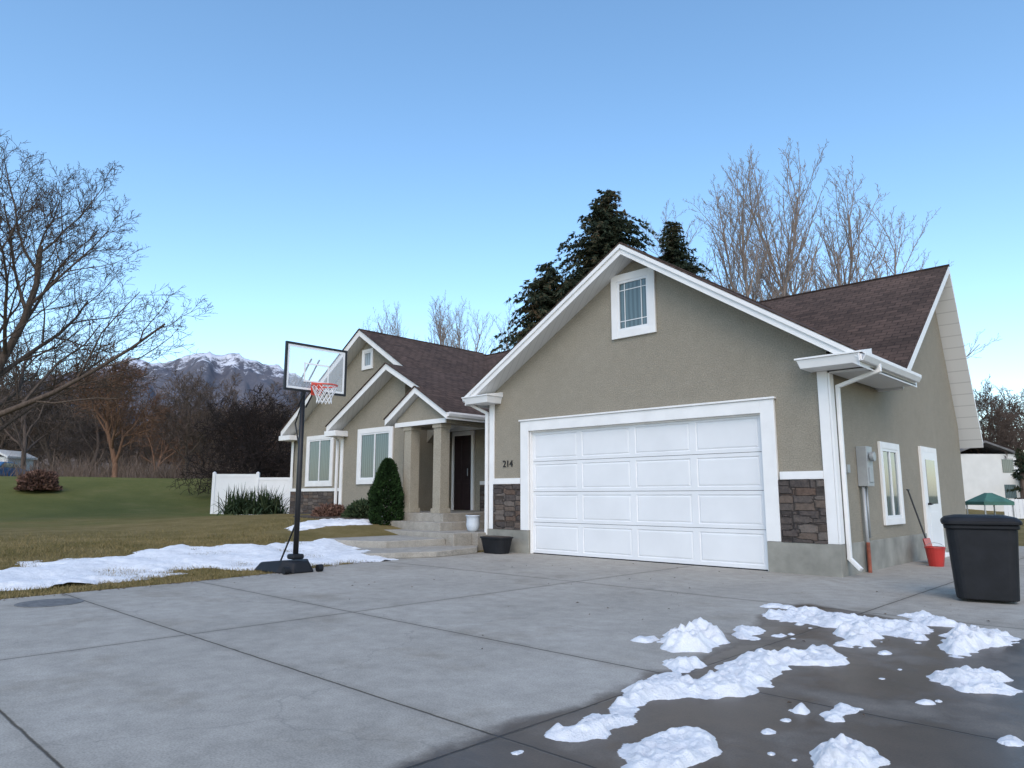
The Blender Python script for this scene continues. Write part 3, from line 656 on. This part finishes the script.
tb=empty('planter_tub',(-6.62,-.42,0),'low black plastic planter tub beside the garage door','planter')
def ov(a,c,z,n=28,p=3.2):
    r=[]
    for i in range(n):
        t=2*math.pi*i/n;cs,sn=math.cos(t),math.sin(t);r.append((-6.62+a*math.copysign(abs(cs)**(2/p),cs),-.42+c*math.copysign(abs(sn)**(2/p),sn),z))
    return r
b=B([BLACKP]);b.hull(ov(.34,.22,.30),ov(.27,.17,.0));b.hull(ov(.36,.24,.33),ov(.36,.24,.301));b.obj('tub',tb,bevel=.008)
b=B([DIRT]);b.hull(ov(.31,.19,.338),ov(.31,.19,.331));b.obj('soil',tb)
pt=empty('flower_pot',(-7.78,.0,.38),'pale glazed ceramic pot standing on the entry step','flower pot')
b=B([POTW]);c=(-7.78,.0);prof=[(.09,.38),(.13,.43),(.15,.53),(.14,.64),(.15,.70),(.165,.715),(.165,.735),(.145,.735)]
b.tube([(c[0],c[1],z+i*1e-4) for i,(r,z) in enumerate(prof)],[r for r,z in prof],24);b.obj('pot_body',pt,smooth=True)
b=B([DIRT]);b.tube([(c[0],c[1],.737),(c[0],c[1],.744)],.13,18);b.obj('pot_soil',pt)

# ------------------------------------------------------------ fence
fe=empty('vinyl_fence',(-27.9,3.0,.3),'white vinyl privacy fence with stepped top beyond the lawn','fence')
p0=Vector((-27.9,2.95,0));p1=Vector((-22.4,8.4,0));dr=(p1-p0);L=dr.length;dr.normalize();nn=Vector((-dr.y,dr.x,0))
def fb(bb,s0,s1,t0,t1,z0,z1):
    q=[p0+dr*s0+nn*t0,p0+dr*s1+nn*t0,p0+dr*s1+nn*t1,p0+dr*s0+nn*t1];bb.hull([(v.x,v.y,z1) for v in q],[(v.x,v.y,z0) for v in q])
NS=4;sec=L/NS
for k in range(NS):
    zt=2.12-.15*k
    b=B([VINYL]);s=k*sec
    while s<(k+1)*sec-.02:
        e=min(s+.2,(k+1)*sec);fb(b,s+.001,e-.001,-.018-.002*(int(s/.2)%2),.018,.30,zt-.1);s=e
    fb(b,k*sec,(k+1)*sec,-.035,.035,.18,.34);fb(b,k*sec,(k+1)*sec,-.035,.035,zt-.13,zt);b.obj('fence_panel',fe)
for k in range(NS+1):
    b=B([VINYL]);s=k*sec;zt=2.18-.15*max(0,k-1);fb(b,s-.065,s+.065,-.066,.066,.1,zt)
    q=p0+dr*s;b.hull([(q.x+.01,q.y,zt+.05),(q.x,q.y+.01,zt+.05),(q.x-.01,q.y,zt+.05),(q.x,q.y-.01,zt+.05)],[(q.x+.09,q.y,zt),(q.x,q.y+.09,zt),(q.x-.09,q.y,zt),(q.x,q.y-.09,zt)]);b.obj('fence_post',fe)

# ------------------------------------------------------------ vegetation
def bare_tree(seed,Ht,r0,kids,spread=50,up=.06,wob=.18,first=.28,ratio=.62,rmin=.008,trunks=1,lean=(0,0),lenlow=1.0,thick=1.0):
    rnd=random.Random(seed);TB=B([None]);CB=B([None])
    def branch(p,d,L,r,l):
        n=(7,5,4,3,2,2)[min(l,5)];pts=[p.copy()];rad=[r];dd=d.copy()
        rt=max(rmin*.7,r*.32)
        for i in range(n):
            j=Vector((rnd.gauss(0,1),rnd.gauss(0,1),rnd.gauss(0,1)))*wob*(1+.25*l)
            dd=(dd+j+Vector((0,0,up))).normalized()
            p=p+dd*(L/n);pts.append(p.copy());rad.append(max(rt,r*(1-(i+1)/n*.68)))
        (TB if l<=1 else CB).tube(pts,rad,(8,6,4,3,3,3)[min(l,5)],cap=False)
        if l>=len(kids): return
        k=kids[l]
        for i in range(k):
            f=(first if l==0 else .18)+(1-(first if l==0 else .18))*(i+rnd.random()*.8)/k
            f=min(f,.995);q=f*n;a=int(q);fr=q-a
            bp=pts[a].lerp(pts[min(a+1,n)],fr);bd=(pts[min(a+1,n)]-pts[a]).normalized()
            u=bd.orthogonal().normalized();w=bd.cross(u);ph=i*2.4+rnd.random()*1.2
            ang=R(spread*rnd.uniform(.6,1.25)*(1.0 if l else (1.15-.5*f)))
            nd=(bd*math.cos(ang)+(u*math.cos(ph)+w*math.sin(ph))*math.sin(ang)).normalized()
            if l==0: le=L*ratio*(lenlow*(1-f)+.55*f+.1)*rnd.uniform(.8,1.15)
            else: le=L*ratio*(1.05-.5*f)*rnd.uniform(.75,1.2)
            branch(bp,nd,le,max(rmin,rad[a]*rnd.uniform(.45,.65)*thick),l+1)
    for t in range(trunks):
        d=Vector((lean[0]+rnd.uniform(-.25,.25)*(trunks>1),lean[1]+rnd.uniform(-.25,.25)*(trunks>1),1)).normalized()
        branch(Vector((rnd.uniform(-.2,.2)*(trunks>1),0,-.15)),d,Ht*(rnd.uniform(.85,1)if trunks>1 else 1),r0,0)
    def mk(bb,nm):
        me=bpy.data.meshes.new(nm);me.from_pydata(bb.v,[],bb.f);me.polygons.foreach_set('use_smooth',[True]*len(bb.f));return me
    return mk(TB,'trunk'),mk(CB,'crown')
def setmat(ms,m):
    for q in ms: q.materials.clear();q.materials.append(m)
def place(ms,name,x,y,label,cat='tree',group=None,sc=1,rz=0,z=None,scz=None):
    e=empty(name,(x,y,H(x,y)-.02 if z is None else z),label,cat,group)
    e.rotation_euler=(0,0,rz);e.scale=(sc,sc,scz or sc)
    for q,nm in zip(ms,('trunk','crown')):
        o=bpy.data.objects.new(nm,q);coll.objects.link(o);o.parent=e
    return e
big=bare_tree(4,13.5,.30,(14,8,6,5,3),spread=44,up=.10,wob=.11,first=.17,ratio=.60,rmin=.011,lenlow=1.15,thick=.95);setmat(big,BARK)
place(big,'bare_tree',-26.2,-6.85,'large leafless tree with spreading branches on the lawn',rz=.6,sc=.76)
redt=bare_tree(11,7.0,.2,(14,8,6,5),spread=48,up=.06,wob=.16,first=.15,ratio=.6,rmin=.017,lenlow=1.15);setmat(redt,BARKR)
place(redt,'bare_tree',-45.3,4.2,'small leafless tree with reddish-brown twigs on a grassy bank',sc=.95)
wil=bare_tree(21,6.2,.18,(9,8,6,5),spread=58,up=.03,wob=.26,first=.08,ratio=.7,rmin=.018,trunks=3);setmat(wil,BARKV)
place(wil,'bare_tree',-31.2,6.6,'dark tangled leafless tree behind the white fence',sc=.78,rz=1.0)
woods=[]
for k,(s,m) in enumerate([(31,BARKD),(32,BARK),(33,BARKD),(34,BARKR)]):
    t=bare_tree(s,8.5,.2,(11,7,6,4),spread=44,up=.07,wob=.17,first=.14,ratio=.6,rmin=.022,lenlow=1.1);setmat(t,m);woods.append(t)
rnd=random.Random(5)
cam=Vector((3.88,-10.86));fwv=Vector((-.6939,.72));rtv=Vector((.72,.6939))
spots=[(20,56,1.05),(55,60,1.02),(85,63,.96),(150,58,.84),(175,64,.86),(205,60,.80),(228,52,.70),(255,56,.76),(275,50,.68),(35,68,1.15),(120,66,.92),(300,58,.78),(185,50,.66),(5,66,1.2),(270,64,.84),(215,70,.84)]
for i,(a,D,s) in enumerate(spots):
    q=cam+(fwv+rtv*((a-512)/718.))*D
    place(woods[i%4],'bare_tree',q.x,q.y,'leafless tree in the thicket beyond the lawn',group='leafless trees along the wood edge',sc=s*rnd.uniform(.88,1.03),rz=rnd.random()*6)
VV=[];FF=[];mv=[];mf=[]
for t in woods[:2]:
    for q in t:
        a=np.empty(len(q.vertices)*3);q.vertices.foreach_get('co',a);mv.append(a.reshape(-1,3))
        f=np.empty(len(q.loops),int);q.loops.foreach_get('vertex_index',f);mf.append(f.reshape(-1,4))
off=0
for i in range(38):
    a=-60+390*i/37+rnd.uniform(-8,8);D=rnd.uniform(70,110);q=cam+(fwv+rtv*((a-512)/718.))*D
    s=rnd.uniform(.74,1.02)*(1.25 if a<85 else 1.0)*(D/95);r=rnd.random()*6;k=(i%2)*2;h=H(q.x,q.y)-.3
    for j in (k,k+1):
        v=mv[j];c_,s_=math.cos(r),math.sin(r)
        w=np.stack([(v[:,0]*c_-v[:,1]*s_)*s*1.35+q.x,(v[:,0]*s_+v[:,1]*c_)*s*1.35+q.y,v[:,2]*s+h],1)
        VV.append(w);FF.append(mf[j]+off);off+=len(w)
VV=np.concatenate(VV);FF=np.concatenate(FF)
me=bpy.data.meshes.new('woodland');me.vertices.add(len(VV));me.vertices.foreach_set('co',VV.ravel())
me.loops.add(FF.size);me.loops.foreach_set('vertex_index',FF.ravel());me.polygons.add(len(FF));me.polygons.foreach_set('loop_start',np.arange(0,FF.size,4));me.update(calc_edges=True)
me.materials.append(BARKD);o=bpy.data.objects.new('distant_woodland',me);coll.objects.link(o);o['kind']='stuff'
b=B([BARKD]);rnd=random.Random(8)
for i in range(6500):
    a=rnd.uniform(-60,330);D=rnd.uniform(52,75);q=cam+(fwv+rtv*((a-512)/718.))*D;h=H(q.x,q.y)
    L=rnd.uniform(.6,3.2)*rnd.uniform(.5,1);dx,dy=rnd.gauss(0,.4),rnd.gauss(0,.4);w=rnd.uniform(.012,.035)
    n=len(b.v);b.v+=[(q.x-w,q.y-w,h-.1),(q.x+w,q.y+w,h-.1),(q.x+dx*L+rnd.uniform(-.3,.3),q.y+dy*L,h+L)];b.f.append([n,n+1,n+2]);b.mi.append(0)
o=b.obj('underbrush',fixn=False);o['kind']='stuff'

pops=[]
for s in (41,42,43,44):
    t=bare_tree(s,20,.16,(26,9,6,4),spread=36,up=.12,wob=.08,first=.10,ratio=.35,rmin=.010,lenlow=1.25);setmat(t,BARKP);pops.append(t)
for i,(a,D,ty) in enumerate([(706,58,246),(724,54,238),(745,50,200),(770,50,160),(788,53,190),(806,50,178),(824,52,172),(843,55,192),(860,50,206),(880,52,206),(897,56,238),(756,58,214)]):
    q=cam+(fwv+rtv*((a-512)/718.))*D;h=1.15+(500-ty)/700*D*1.06
    place(pops[i%4],'poplar_tree',q.x,q.y,'tall leafless poplar rising behind the house',group='leafless poplars behind the house',sc=h/23.6,rz=i*1.3)
for i,(a,h) in enumerate([(385,11),(400,12.2),(413,11.8),(426,12.6),(438,13),(452,12.4),(464,12.8),(476,12.2),(490,12),(372,10.5)]):
    q=cam+(fwv+rtv*((a-512)/718.))*60
    place(pops[i%4],'poplar_tree',q.x,q.y,'tall leafless poplar rising behind the house',group='leafless poplars behind the house',sc=h*1.08/20,rz=i*1.1)
for i,(a,D,h) in enumerate([(985,58,8.5),(1005,60,9),(1024,56,9.0),(1050,58,9),(995,66,8.5),(1015,64,9)]):
    q=cam+(fwv+rtv*((a-512)/718.))*D
    place(woods[(i*2)%4],'bare_tree',q.x,q.y,'leafless tree beyond the neighbouring houses',group='leafless trees beyond the neighbours',sc=h/10.5,rz=i*2.1)

def spruce(seed,Ht,Rb,ex,z0=.06):
    rnd=random.Random(seed);T_=B([None]);C_=B([None])
    T_.tube([(0,0,-.1),(0,0,Ht*.5),(0,0,Ht*.97)],[.28,.16,.03],8)
    z=Ht*z0
    while z<Ht*.985:
        f=z/Ht;Rl=Rb*(1-f)**ex*(1+.10*math.sin(z*2.3+seed))+.10
        nb=int(6+4.6*Rl) if f>.45 else 8
        for i in range(nb):
            a=rnd.random()*6.283;L=Rl*(rnd.uniform(.6,1.02) if rnd.random()<.8 else rnd.uniform(1.0,1.3));zz=z+rnd.uniform(-.15,.15);dirv=Vector((math.cos(a),math.sin(a),0));per=Vector((-dirv.y,dirv.x,0))
            n=max(3,int(L/.17))
            for k in range(n):
                s=(k+.5)/n;r=L*s;zc=zz+.25*L*s-.5*L*s*s+(.12*L if s>.8 else 0)
                c=dirv*r+Vector((0,0,zc))
                wd=.10+.26*min(1,(1-s)*L*.6)
                for side in (-1,1,0):
                    for m_ in range(3):
                        tip=c+per*side*wd*rnd.uniform(.6,1.4)+dirv*rnd.uniform(.03,.24)+Vector((0,0,-rnd.uniform(-.05,.22)))
                        w=rnd.uniform(.02,.055);p2=c+Vector((rnd.gauss(0,w),rnd.gauss(0,w),rnd.gauss(0,w)));p3=c+Vector((rnd.gauss(0,w),rnd.gauss(0,w),rnd.gauss(0,w)+.03))
                        q=len(C_.v);C_.v+=[tuple(p2),tuple(p3),tuple(tip)];C_.f.append([q,q+1,q+2]);C_.mi.append(0)
        z+=(.19+.14*(1-f)) if f>.45 else .7
    out=[]
    for bb,nm in ((T_,'trunk'),(C_,'crown')):
        me=bpy.data.meshes.new(nm);me.from_pydata(bb.v,[],bb.f);out.append(me)
    out[0].materials.append(BARKD);out[1].materials.append(SPR);return out
s1=spruce(1,16.7,6.6,.64);s2=spruce(2,16.3,4.8,.72);s3=spruce(3,12.2,4.9,.66)
place(s1,'spruce_tree',-16.9,17.7,'broad dark spruce with sunset light tinted into its needles behind the house')
place(s2,'spruce_tree',-16.0,22.7,'slimmer dark spruce behind the house')
place(s3,'spruce_tree',-17.8,14.1,'shorter dark spruce behind the house')

def leafblob(seed,fn,n,size,mat,name,x,y,z,label,cat='shrub',up=.3):
    rnd=random.Random(seed);b=B([mat])
    for i in range(n):
        p,nm=fn(rnd);s=size*rnd.uniform(.6,1.4)
        d=(nm+Vector((rnd.gauss(0,.5),rnd.gauss(0,.5),rnd.gauss(0,.5)+up))).normalized();u=d.orthogonal().normalized();w=d.cross(u);t=rnd.random()*6.28;u2=u*math.cos(t)+w*math.sin(t)
        q=len(b.v);b.v+=[tuple(p-u2*s*.35),tuple(p+u2*s*.35),tuple(p+d*s+u2*s*.1)];b.f.append([q,q+1,q+2]);b.mi.append(0)
    o=b.obj(name,fixn=False);o.location=(x,y,z);return tag(o,label,cat)
def cone(rnd):
    f=rnd.random()**.8;z=f*1.64;a=rnd.random()*6.283
    r=.43*math.sqrt(max(0,min(1,(1-f)*1.75)))*(.9+.2*noise.noise((math.cos(a)*2,math.sin(a)*2,z*3)));r*=(.75+.25*min(1,f*6))
    r*=rnd.uniform(.72,1.03);return Vector((r*math.cos(a),r*math.sin(a),z)),Vector((math.cos(a),math.sin(a),.5))
leafblob(1,cone,14000,.06,ARB,'arborvitae_shrub',-10.62,-.25,.40,'dense dark green conical evergreen shrub beside the porch')
def mound(rx,ry,rz):
    def f(rnd):
        a=rnd.random()*6.283;t=math.acos(rnd.random());k=rnd.uniform(.6,1.05)*(1+.25*noise.noise((a*1.5,t*2,rx)))
        return Vector((rx*k*math.sin(t)*math.cos(a),ry*k*math.sin(t)*math.sin(a),rz*k*math.cos(t))),Vector((math.sin(t)*math.cos(a),math.sin(t)*math.sin(a),math.cos(t)))
    return f
leafblob(2,mound(.85,.85,.85),6000,.14,SHRB,'round_shrub',-36.6,-1.8,H(-37,-1.6),'low rounded dormant reddish shrub on the lawn')
leafblob(3,mound(.75,.4,.42),4500,.08,YUC,'low_shrub',-12.2,.2,H(-12.4,.2),'low straggly green shrub below the bay window')
leafblob(5,mound(.6,.4,.3),3000,.08,SHRB,'low_shrub',-13.9,.2,H(-14,.2),'low dormant shrub below the bay window')
for sd,(x,y),lab in ((4,(-25.1,2.9),'spiky dark evergreen shrub in front of the fence'),(6,(-24.2,3.6),'spiky green shrub beside the fence')):
    rnd=random.Random(sd);b=B([YUC])
    for i in range(520):
        a=rnd.random()*6.283;el=rnd.uniform(.1,1.45);L=rnd.uniform(.5,1.5);d=Vector((math.cos(a)*math.cos(el),math.sin(a)*math.cos(el),math.sin(el)));pr=Vector((-math.sin(a),math.cos(a),0))*.028
        o0=Vector((rnd.gauss(0,.28),rnd.gauss(0,.28),.1));m1=o0+d*L*.6;t1=o0+d*L+Vector((0,0,-.35*L*math.cos(el)));q=len(b.v)
        b.v+=[tuple(o0-pr),tuple(o0+pr),tuple(m1+pr*.8),tuple(m1-pr*.8),tuple(t1)];b.f+=[[q,q+1,q+2,q+3],[q+3,q+2,q+4]];b.mi+=[0,0]
    o=b.obj('spiky_shrub',fixn=False);o.location=(x,y,H(x,y));tag(o,lab,'shrub')
rnd=random.Random(77);b=B([GRASSM])
def dedge(y): return float(np.interp(y,[-13.5,-9.2,-7.9,-6.7,-5.4,-4.1,-2.9,-1.9],[-5.9,-6.0,-6.08,-6.15,-6.35,-6.75,-6.98,-7.2]))
cnt=0
while cnt<60000:
    x=-5.9-abs(rnd.gauss(0,1))*3.4 ;y=rnd.uniform(-11.5,-.4)
    if x<-17 or x>dedge(y)+rnd.gauss(0,.02) or (y>-3.3 and x>-11.2): continue
    cnt+=1;h=H(x,y)-.014;L=rnd.uniform(.02,.055);a=rnd.random()*6.28;w=.005;q=len(b.v)
    b.v+=[(x-w*math.cos(a),y-w*math.sin(a),h),(x+w*math.cos(a),y+w*math.sin(a),h),(x+rnd.gauss(0,.02),y+rnd.gauss(0,.02),h+L)];b.f.append([q,q+1,q+2]);b.mi.append(0)
o=b.obj('grass',fixn=False);o['kind']='stuff'
LEAF=mat_leaf('fallen_leaves',[(.3,(.05,.03,.018)),(.55,(.11,.065,.035)),(.75,(.18,.12,.06))],6)
b=B([LEAF])
for i in range(380):
    t=rnd.random()
    if t<.8:
        y=rnd.uniform(-10,-3);x=dedge(y)+abs(rnd.gauss(0,.10))
    else: x=rnd.uniform(-6,3);y=rnd.uniform(-7,-.3)
    s=rnd.uniform(.008,.022);a=rnd.random()*6.28;q=len(b.v);c_,s_=math.cos(a)*s,math.sin(a)*s
    b.v+=[(x-c_,y-s_,.006),(x+s_*.5,y-c_*.5,.012),(x+c_,y+s_,.008),(x-s_*.5,y+c_*.5,.014)];b.f.append([q,q+1,q+2,q+3]);b.mi.append(0)
o=b.obj('fallen_leaves',fixn=False);o['kind']='stuff'
b=B([DIRT]);pl=[(-15.0,.95),(-15.2,-.2),(-13.2,-.7),(-11.4,-.8),(-10.95,-.3),(-11.02,.04),(-11.5,.06),(-11.6,.9)]
b.hull([(x,y,H(x,y)+.03) for x,y in pl],[(x,y,0) for x,y in pl]);o=b.obj('garden_bed');o['kind']='structure'

# ------------------------------------------------------------ mountains and hills
def mat_mtn():
    m,nt,b=newmat('mountain_hazy_rock_snow');p=pos(nt)
    s=N(nt,'ShaderNodeSeparateXYZ');nt.links.new(p,s.inputs[0])
    g=N(nt,'ShaderNodeNewGeometry');s2=N(nt,'ShaderNodeSeparateXYZ');nt.links.new(g.outputs['Normal'],s2.inputs[0])
    hazy_rock=ramp(nt,noi(nt,p,.02,8,.75),[(.3,(.075,.082,.11)),(.5,(.11,.112,.135)),(.7,(.165,.155,.17))])  # rock tones shifted to blue-grey: distance haze painted into the colour
    n=noi(nt,p,.03,9,.78)
    f=math_(nt,'ADD',math_(nt,'MULTIPLY',math_(nt,'SUBTRACT',s.outputs[2],246),.026),math_(nt,'MULTIPLY',math_(nt,'SUBTRACT',n,.525),10))
    f=math_(nt,'ADD',f,math_(nt,'MULTIPLY',math_(nt,'SUBTRACT',s2.outputs[2],.85),2.5),clamp=True)
    c=mix(nt,f,hazy_rock,(.58,.60,.66))
    nt.links.new(c,b.inputs['Base Color']);b.inputs['Roughness'].default_value=1;b.inputs['Specular IOR Level'].default_value=.1;return m
def mtn(name,D,px0,prof,depth,mat,amp,fr,n=160,m=50,rough=.9):
    dv=fwv+rtv*((px0-512)/718.);d0=dv.normalized();c0=cam+dv*D;t0=Vector((-d0.y,d0.x))*-1
    pa=[p[0] for p in prof];pz=[p[1] for p in prof];vs=[];fs=[]
    for j in range(m+1):
        v=j/m;rad=(v-.62)*depth
        w=max(0,1-abs(rad)/(depth*.62))**1.15 if rad<0 else max(0,1-rad/(depth*.38))
        for i in range(n+1):
            a=pa[0]+(pa[-1]-pa[0])*i/n;z=np.interp(a,pa,pz)
            p=c0+t0*a+d0*rad
            nz=noise.fractal((p.x*fr,p.y*fr,3),rough,2.1,7)*amp
            rdg=abs(noise.noise((a*fr*2.1,rad*fr*.35,7)))*amp*1.2+abs(noise.noise((a*fr*5,rad*fr*1.2,2)))*amp*.5
            vs.append((p.x,p.y,z*w+(nz-rdg)*(.32+.68*min(1,4*w*(1-w)))*(w>0)-2))
    W=n+1
    for j in range(m):
        for i in range(n): fs.append((j*W+i,j*W+i+1,(j+1)*W+i+1,(j+1)*W+i))
    me=bpy.data.meshes.new(name);me.from_pydata(vs,[],fs);me.materials.append(mat);me.polygons.foreach_set('use_smooth',[True]*len(fs))
    o=bpy.data.objects.new(name,me);coll.objects.link(o);o['kind']='structure'
mtn('mountain',1500,200,[(-900,60),(-600,140),(-420,195),(-300,230),(-232,255),(-150,279),(-110,277),(-60,288),(-15,312),(20,308),(60,307),(105,293),(140,288),(190,268),(300,215),(600,140),(1000,60),(1500,10)],1500,mat_mtn(),36,.010,n=400,m=105,rough=.78)
HB=mat_leaf('hillside_brush',[(.3,(.085,.066,.055)),(.55,(.125,.098,.082)),(.75,(.17,.135,.112))],.06)
mtn('wooded_hill',330,120,[(-420,8),(-260,24),(-120,34),(-60,35),(0,33),(60,29),(110,26),(170,20),(260,10),(400,3)],300,HB,4.5,.035)

# ------------------------------------------------------------ neighbours
SIDING=simple('white_siding',(.62,.62,.60),.7,.05,1.5)
GR=simple('grey_shingles',(.13,.13,.135),.9,.2,3)
NX=lambda a,D:cam+(fwv+rtv*((a-512)/718.))*D
ux=rtv.copy();uy=Vector((-ux.y,ux.x))
def obb(bb,c,ux,lx,ly,z0,z1,m=0):
    uy=Vector((-ux.y,ux.x));q=[c-ux*lx-uy*ly,c+ux*lx-uy*ly,c+ux*lx+uy*ly,c-ux*lx+uy*ly];bb.hull([(v.x,v.y,z1) for v in q],[(v.x,v.y,z0) for v in q],m)
def gabroof(c,lx,ly,z0,z1,par,mat):
    b=B([mat]);A=[c-ux*lx-uy*ly,c+ux*lx-uy*ly,c+ux*lx+uy*ly,c-ux*lx+uy*ly];r0=c-uy*ly;r1=c+uy*ly
    b.hull([(A[0].x,A[0].y,z0),(r0.x,r0.y,z1),(r1.x,r1.y,z1),(A[3].x,A[3].y,z0)],[(A[0].x,A[0].y,z0-.15),(r0.x,r0.y,z1-.15),(r1.x,r1.y,z1-.15),(A[3].x,A[3].y,z0-.15)])
    b.hull([(r0.x,r0.y,z1),(A[1].x,A[1].y,z0),(A[2].x,A[2].y,z0),(r1.x,r1.y,z1)],[(r0.x,r0.y,z1-.15),(A[1].x,A[1].y,z0-.15),(A[2].x,A[2].y,z0-.15),(r1.x,r1.y,z1-.15)])
    b.obj('roof',par)
c=NX(955,58)
nb=empty('neighbour_house',(c.x,c.y,0),'pale two-storey neighbouring house with grey roof beyond the yard','house')
b=B([SIDING]);obb(b,c,ux,2.4,4,0,4.3);b.obj('wall',nb)
gabroof(c,2.7,4.3,4.3,5.3,nb,GR)
b=B([GLASSX])
for (z0_,z1_) in ((2.9,3.9),(1.0,2.0)):
    cc=c-uy*4.02+ux*1.7;obb(b,cc,ux,.42,.02,z0_,z1_)
b.split('window',nb)
c2=NX(1075,56)
nb2=empty('neighbour_house',(c2.x,c2.y,0),'low neighbouring house with snow-dusted grey roof','house')
b=B([SIDING]);obb(b,c2,ux,5.6,4,0,2.3);b.obj('wall',nb2)
b=B([SNOW]);q=[c2-ux*6-uy*4.4,c2+ux*6-uy*4.4,c2+ux*6,c2-ux*6];b.hull([(q[0].x,q[0].y,2.2),(q[1].x,q[1].y,2.2),(q[2].x,q[2].y,3.5),(q[3].x,q[3].y,3.5)],[(q[0].x,q[0].y,2.05),(q[1].x,q[1].y,2.05),(q[2].x,q[2].y,3.35),(q[3].x,q[3].y,3.35)])
q2=[c2-ux*6,c2+ux*6,c2+ux*6+uy*4.4,c2-ux*6+uy*4.4];b.hull([(q2[0].x,q2[0].y,3.5),(q2[1].x,q2[1].y,3.5),(q2[2].x,q2[2].y,2.2),(q2[3].x,q2[3].y,2.2)],[(q2[0].x,q2[0].y,3.35),(q2[1].x,q2[1].y,3.35),(q2[2].x,q2[2].y,2.05),(q2[3].x,q2[3].y,2.05)]);b.obj('roof',nb2)
b=B([GLASSX]);
for s in (-4.2,-2.2,0,2):
    cc=c2+ux*s-uy*4.02;obb(b,cc,ux,.55,.02,.9,1.8)
b.split('window',nb2)
TEAL=simple('green_canvas',(.045,.13,.10),.7,.2,3)
g0=NX(988,30);gz=empty('garden_canopy',(g0.x,g0.y,0),'small garden canopy with a green hipped roof behind the bin','canopy')
b=B([TEAL]);S=.62;tz=1.28
q=[g0-ux*S-uy*S,g0+ux*S-uy*S,g0+ux*S+uy*S,g0-ux*S+uy*S];s2=.1;q2=[g0-ux*s2-uy*s2,g0+ux*s2-uy*s2,g0+ux*s2+uy*s2,g0-ux*s2+uy*s2]
b.hull([(v.x,v.y,tz) for v in q2],[(v.x,v.y,tz-.36) for v in q]);b.hull([(v.x,v.y,tz-.36) for v in q],[(v.x,v.y,tz-.50) for v in q]);b.obj('canopy_roof',gz)
for v in q:
    vv=g0+(v-g0)*.93;b=B([GREY]);b.tube([(vv.x,vv.y,0),(vv.x,vv.y,tz-.45)],.03,8);b.obj('post',gz)
f0=NX(1004,36);f1=NX(1180,33);dd=(f1-f0);LL=dd.length;dd.normalize();b=B([VINYL]);s=0
rf=empty('board_fence',(f0.x,f0.y,0),'white board fence along the far side of the yard','fence')
while s<LL:
    obb(b,f0+dd*s,dd,.076,.012,.05,1.0);s+=.16
b.obj('fence_board',rf)
sp4=spruce(9,4.0,1.1,.8);q=NX(1024,44);place(sp4,'spruce_tree',q.x,q.y,'small dark conifer beside the neighbouring house')
def car(x,y,rz,mat,label):
    e=empty('parked_car',(x,y,H(x,y)),label,'car');e.rotation_euler=(0,0,rz)
    def loc(bb,name,**kw):
        o=bb.obj(name,None,**kw);o.parent=e;o.location=(0,0,0);return o
    b=B([mat]);prof=[(-2.1,.35),(-2.15,.75),(-2.0,.95),(-1.3,1.0),(-.7,1.42),(.7,1.45),(1.3,1.02),(2.0,.92),(2.15,.7),(2.1,.35)]
    b.prism(prof,-.85,.85);loc(b,'car_body',bevel=.08,seg=3)
    b=B([GLASSX]);b.prism([(-1.2,1.02),(-.66,1.36),(.62,1.38),(1.15,1.04)],-.862,.862);loc(b,'car_window')
    for wx in (-1.35,1.35):
        for wy in (-.78,.78):
            b=B([BLACKP]);b.tube([(wx,wy-.1,.33),(wx,wy+.1,.33)],.33,20);loc(b,'wheel',bevel=.03)
q=NX(-4,54);car(q.x,q.y,R(-46),simple('blue_car_paint',(.04,.13,.28),.3,.05,2),'blue car parked beyond the grassy bank')
q=NX(4,57);hq=H(q.x,q.y);sh=empty('shed',(q.x,q.y,hq),'small white gabled outbuilding beyond the grassy bank','shed')
b=B([SIDING]);obb(b,q,ux,1.1,1.5,hq-.2,hq+1.9);b.obj('wall',sh);gabroof(q,1.25,1.8,hq+1.95,hq+2.5,sh,SIDING)
b=B([simple('damp_disc_grey',(.15,.148,.145),.8,.3,14,.2,.4,40,.004,spec=.3)]);b.tube([(-5.29,-8.59,-.01),(-5.29,-8.59,.006)],.32,36);o=b.obj('damp_spot_disc');tag(o,'dark round disc standing in for a damp spot on the driveway','damp spot')  # thin disc added in place of a damp spot on the drive

# ------------------------------------------------------------ light, world, camera
az_,el=R(140),R(42)
w=bpy.data.worlds.new('World');scene.world=w;w.use_nodes=True;nt=w.node_tree
sk=nt.nodes.new('ShaderNodeTexSky');sk.sky_type='NISHITA';sk.sun_disc=False;sk.sun_elevation=el;sk.sun_rotation=az_;sk.air_density=1.0;sk.dust_density=1.0;sk.ozone_density=.9;sk.altitude=100
hs=nt.nodes.new('ShaderNodeHueSaturation');hs.inputs['Saturation'].default_value=1.14;hs.inputs['Hue'].default_value=.494
nt.links.new(sk.outputs[0],hs.inputs['Color']);nt.links.new(hs.outputs[0],nt.nodes['Background'].inputs[0]);nt.nodes['Background'].inputs[1].default_value=.285
sd=bpy.data.lights.new('sun','SUN');sd.energy=1.2;sd.angle=R(45);sd.color=(1,.86,.70)
so=bpy.data.objects.new('sun',sd);coll.objects.link(so)
dirv=Vector((math.sin(az_)*math.cos(el),math.cos(az_)*math.cos(el),math.sin(el)));so.rotation_euler=dirv.to_track_quat('Z','Y').to_euler()
cd=bpy.data.cameras.new('camera');cd.sensor_width=36;cd.lens=710/1024*36;cd.clip_end=9000;cd.clip_start=.05
co=bpy.data.objects.new('camera',cd);coll.objects.link(co);co.location=(3.88,-10.86,1.15)
th=math.atan(112/710);f3=Vector((-.6939*math.cos(th),.72*math.cos(th),math.sin(th)))
co.rotation_euler=f3.to_track_quat('-Z','Y').to_euler()
scene.camera=co
scene.view_settings.view_transform='Standard';scene.view_settings.look='None';scene.view_settings.exposure=0
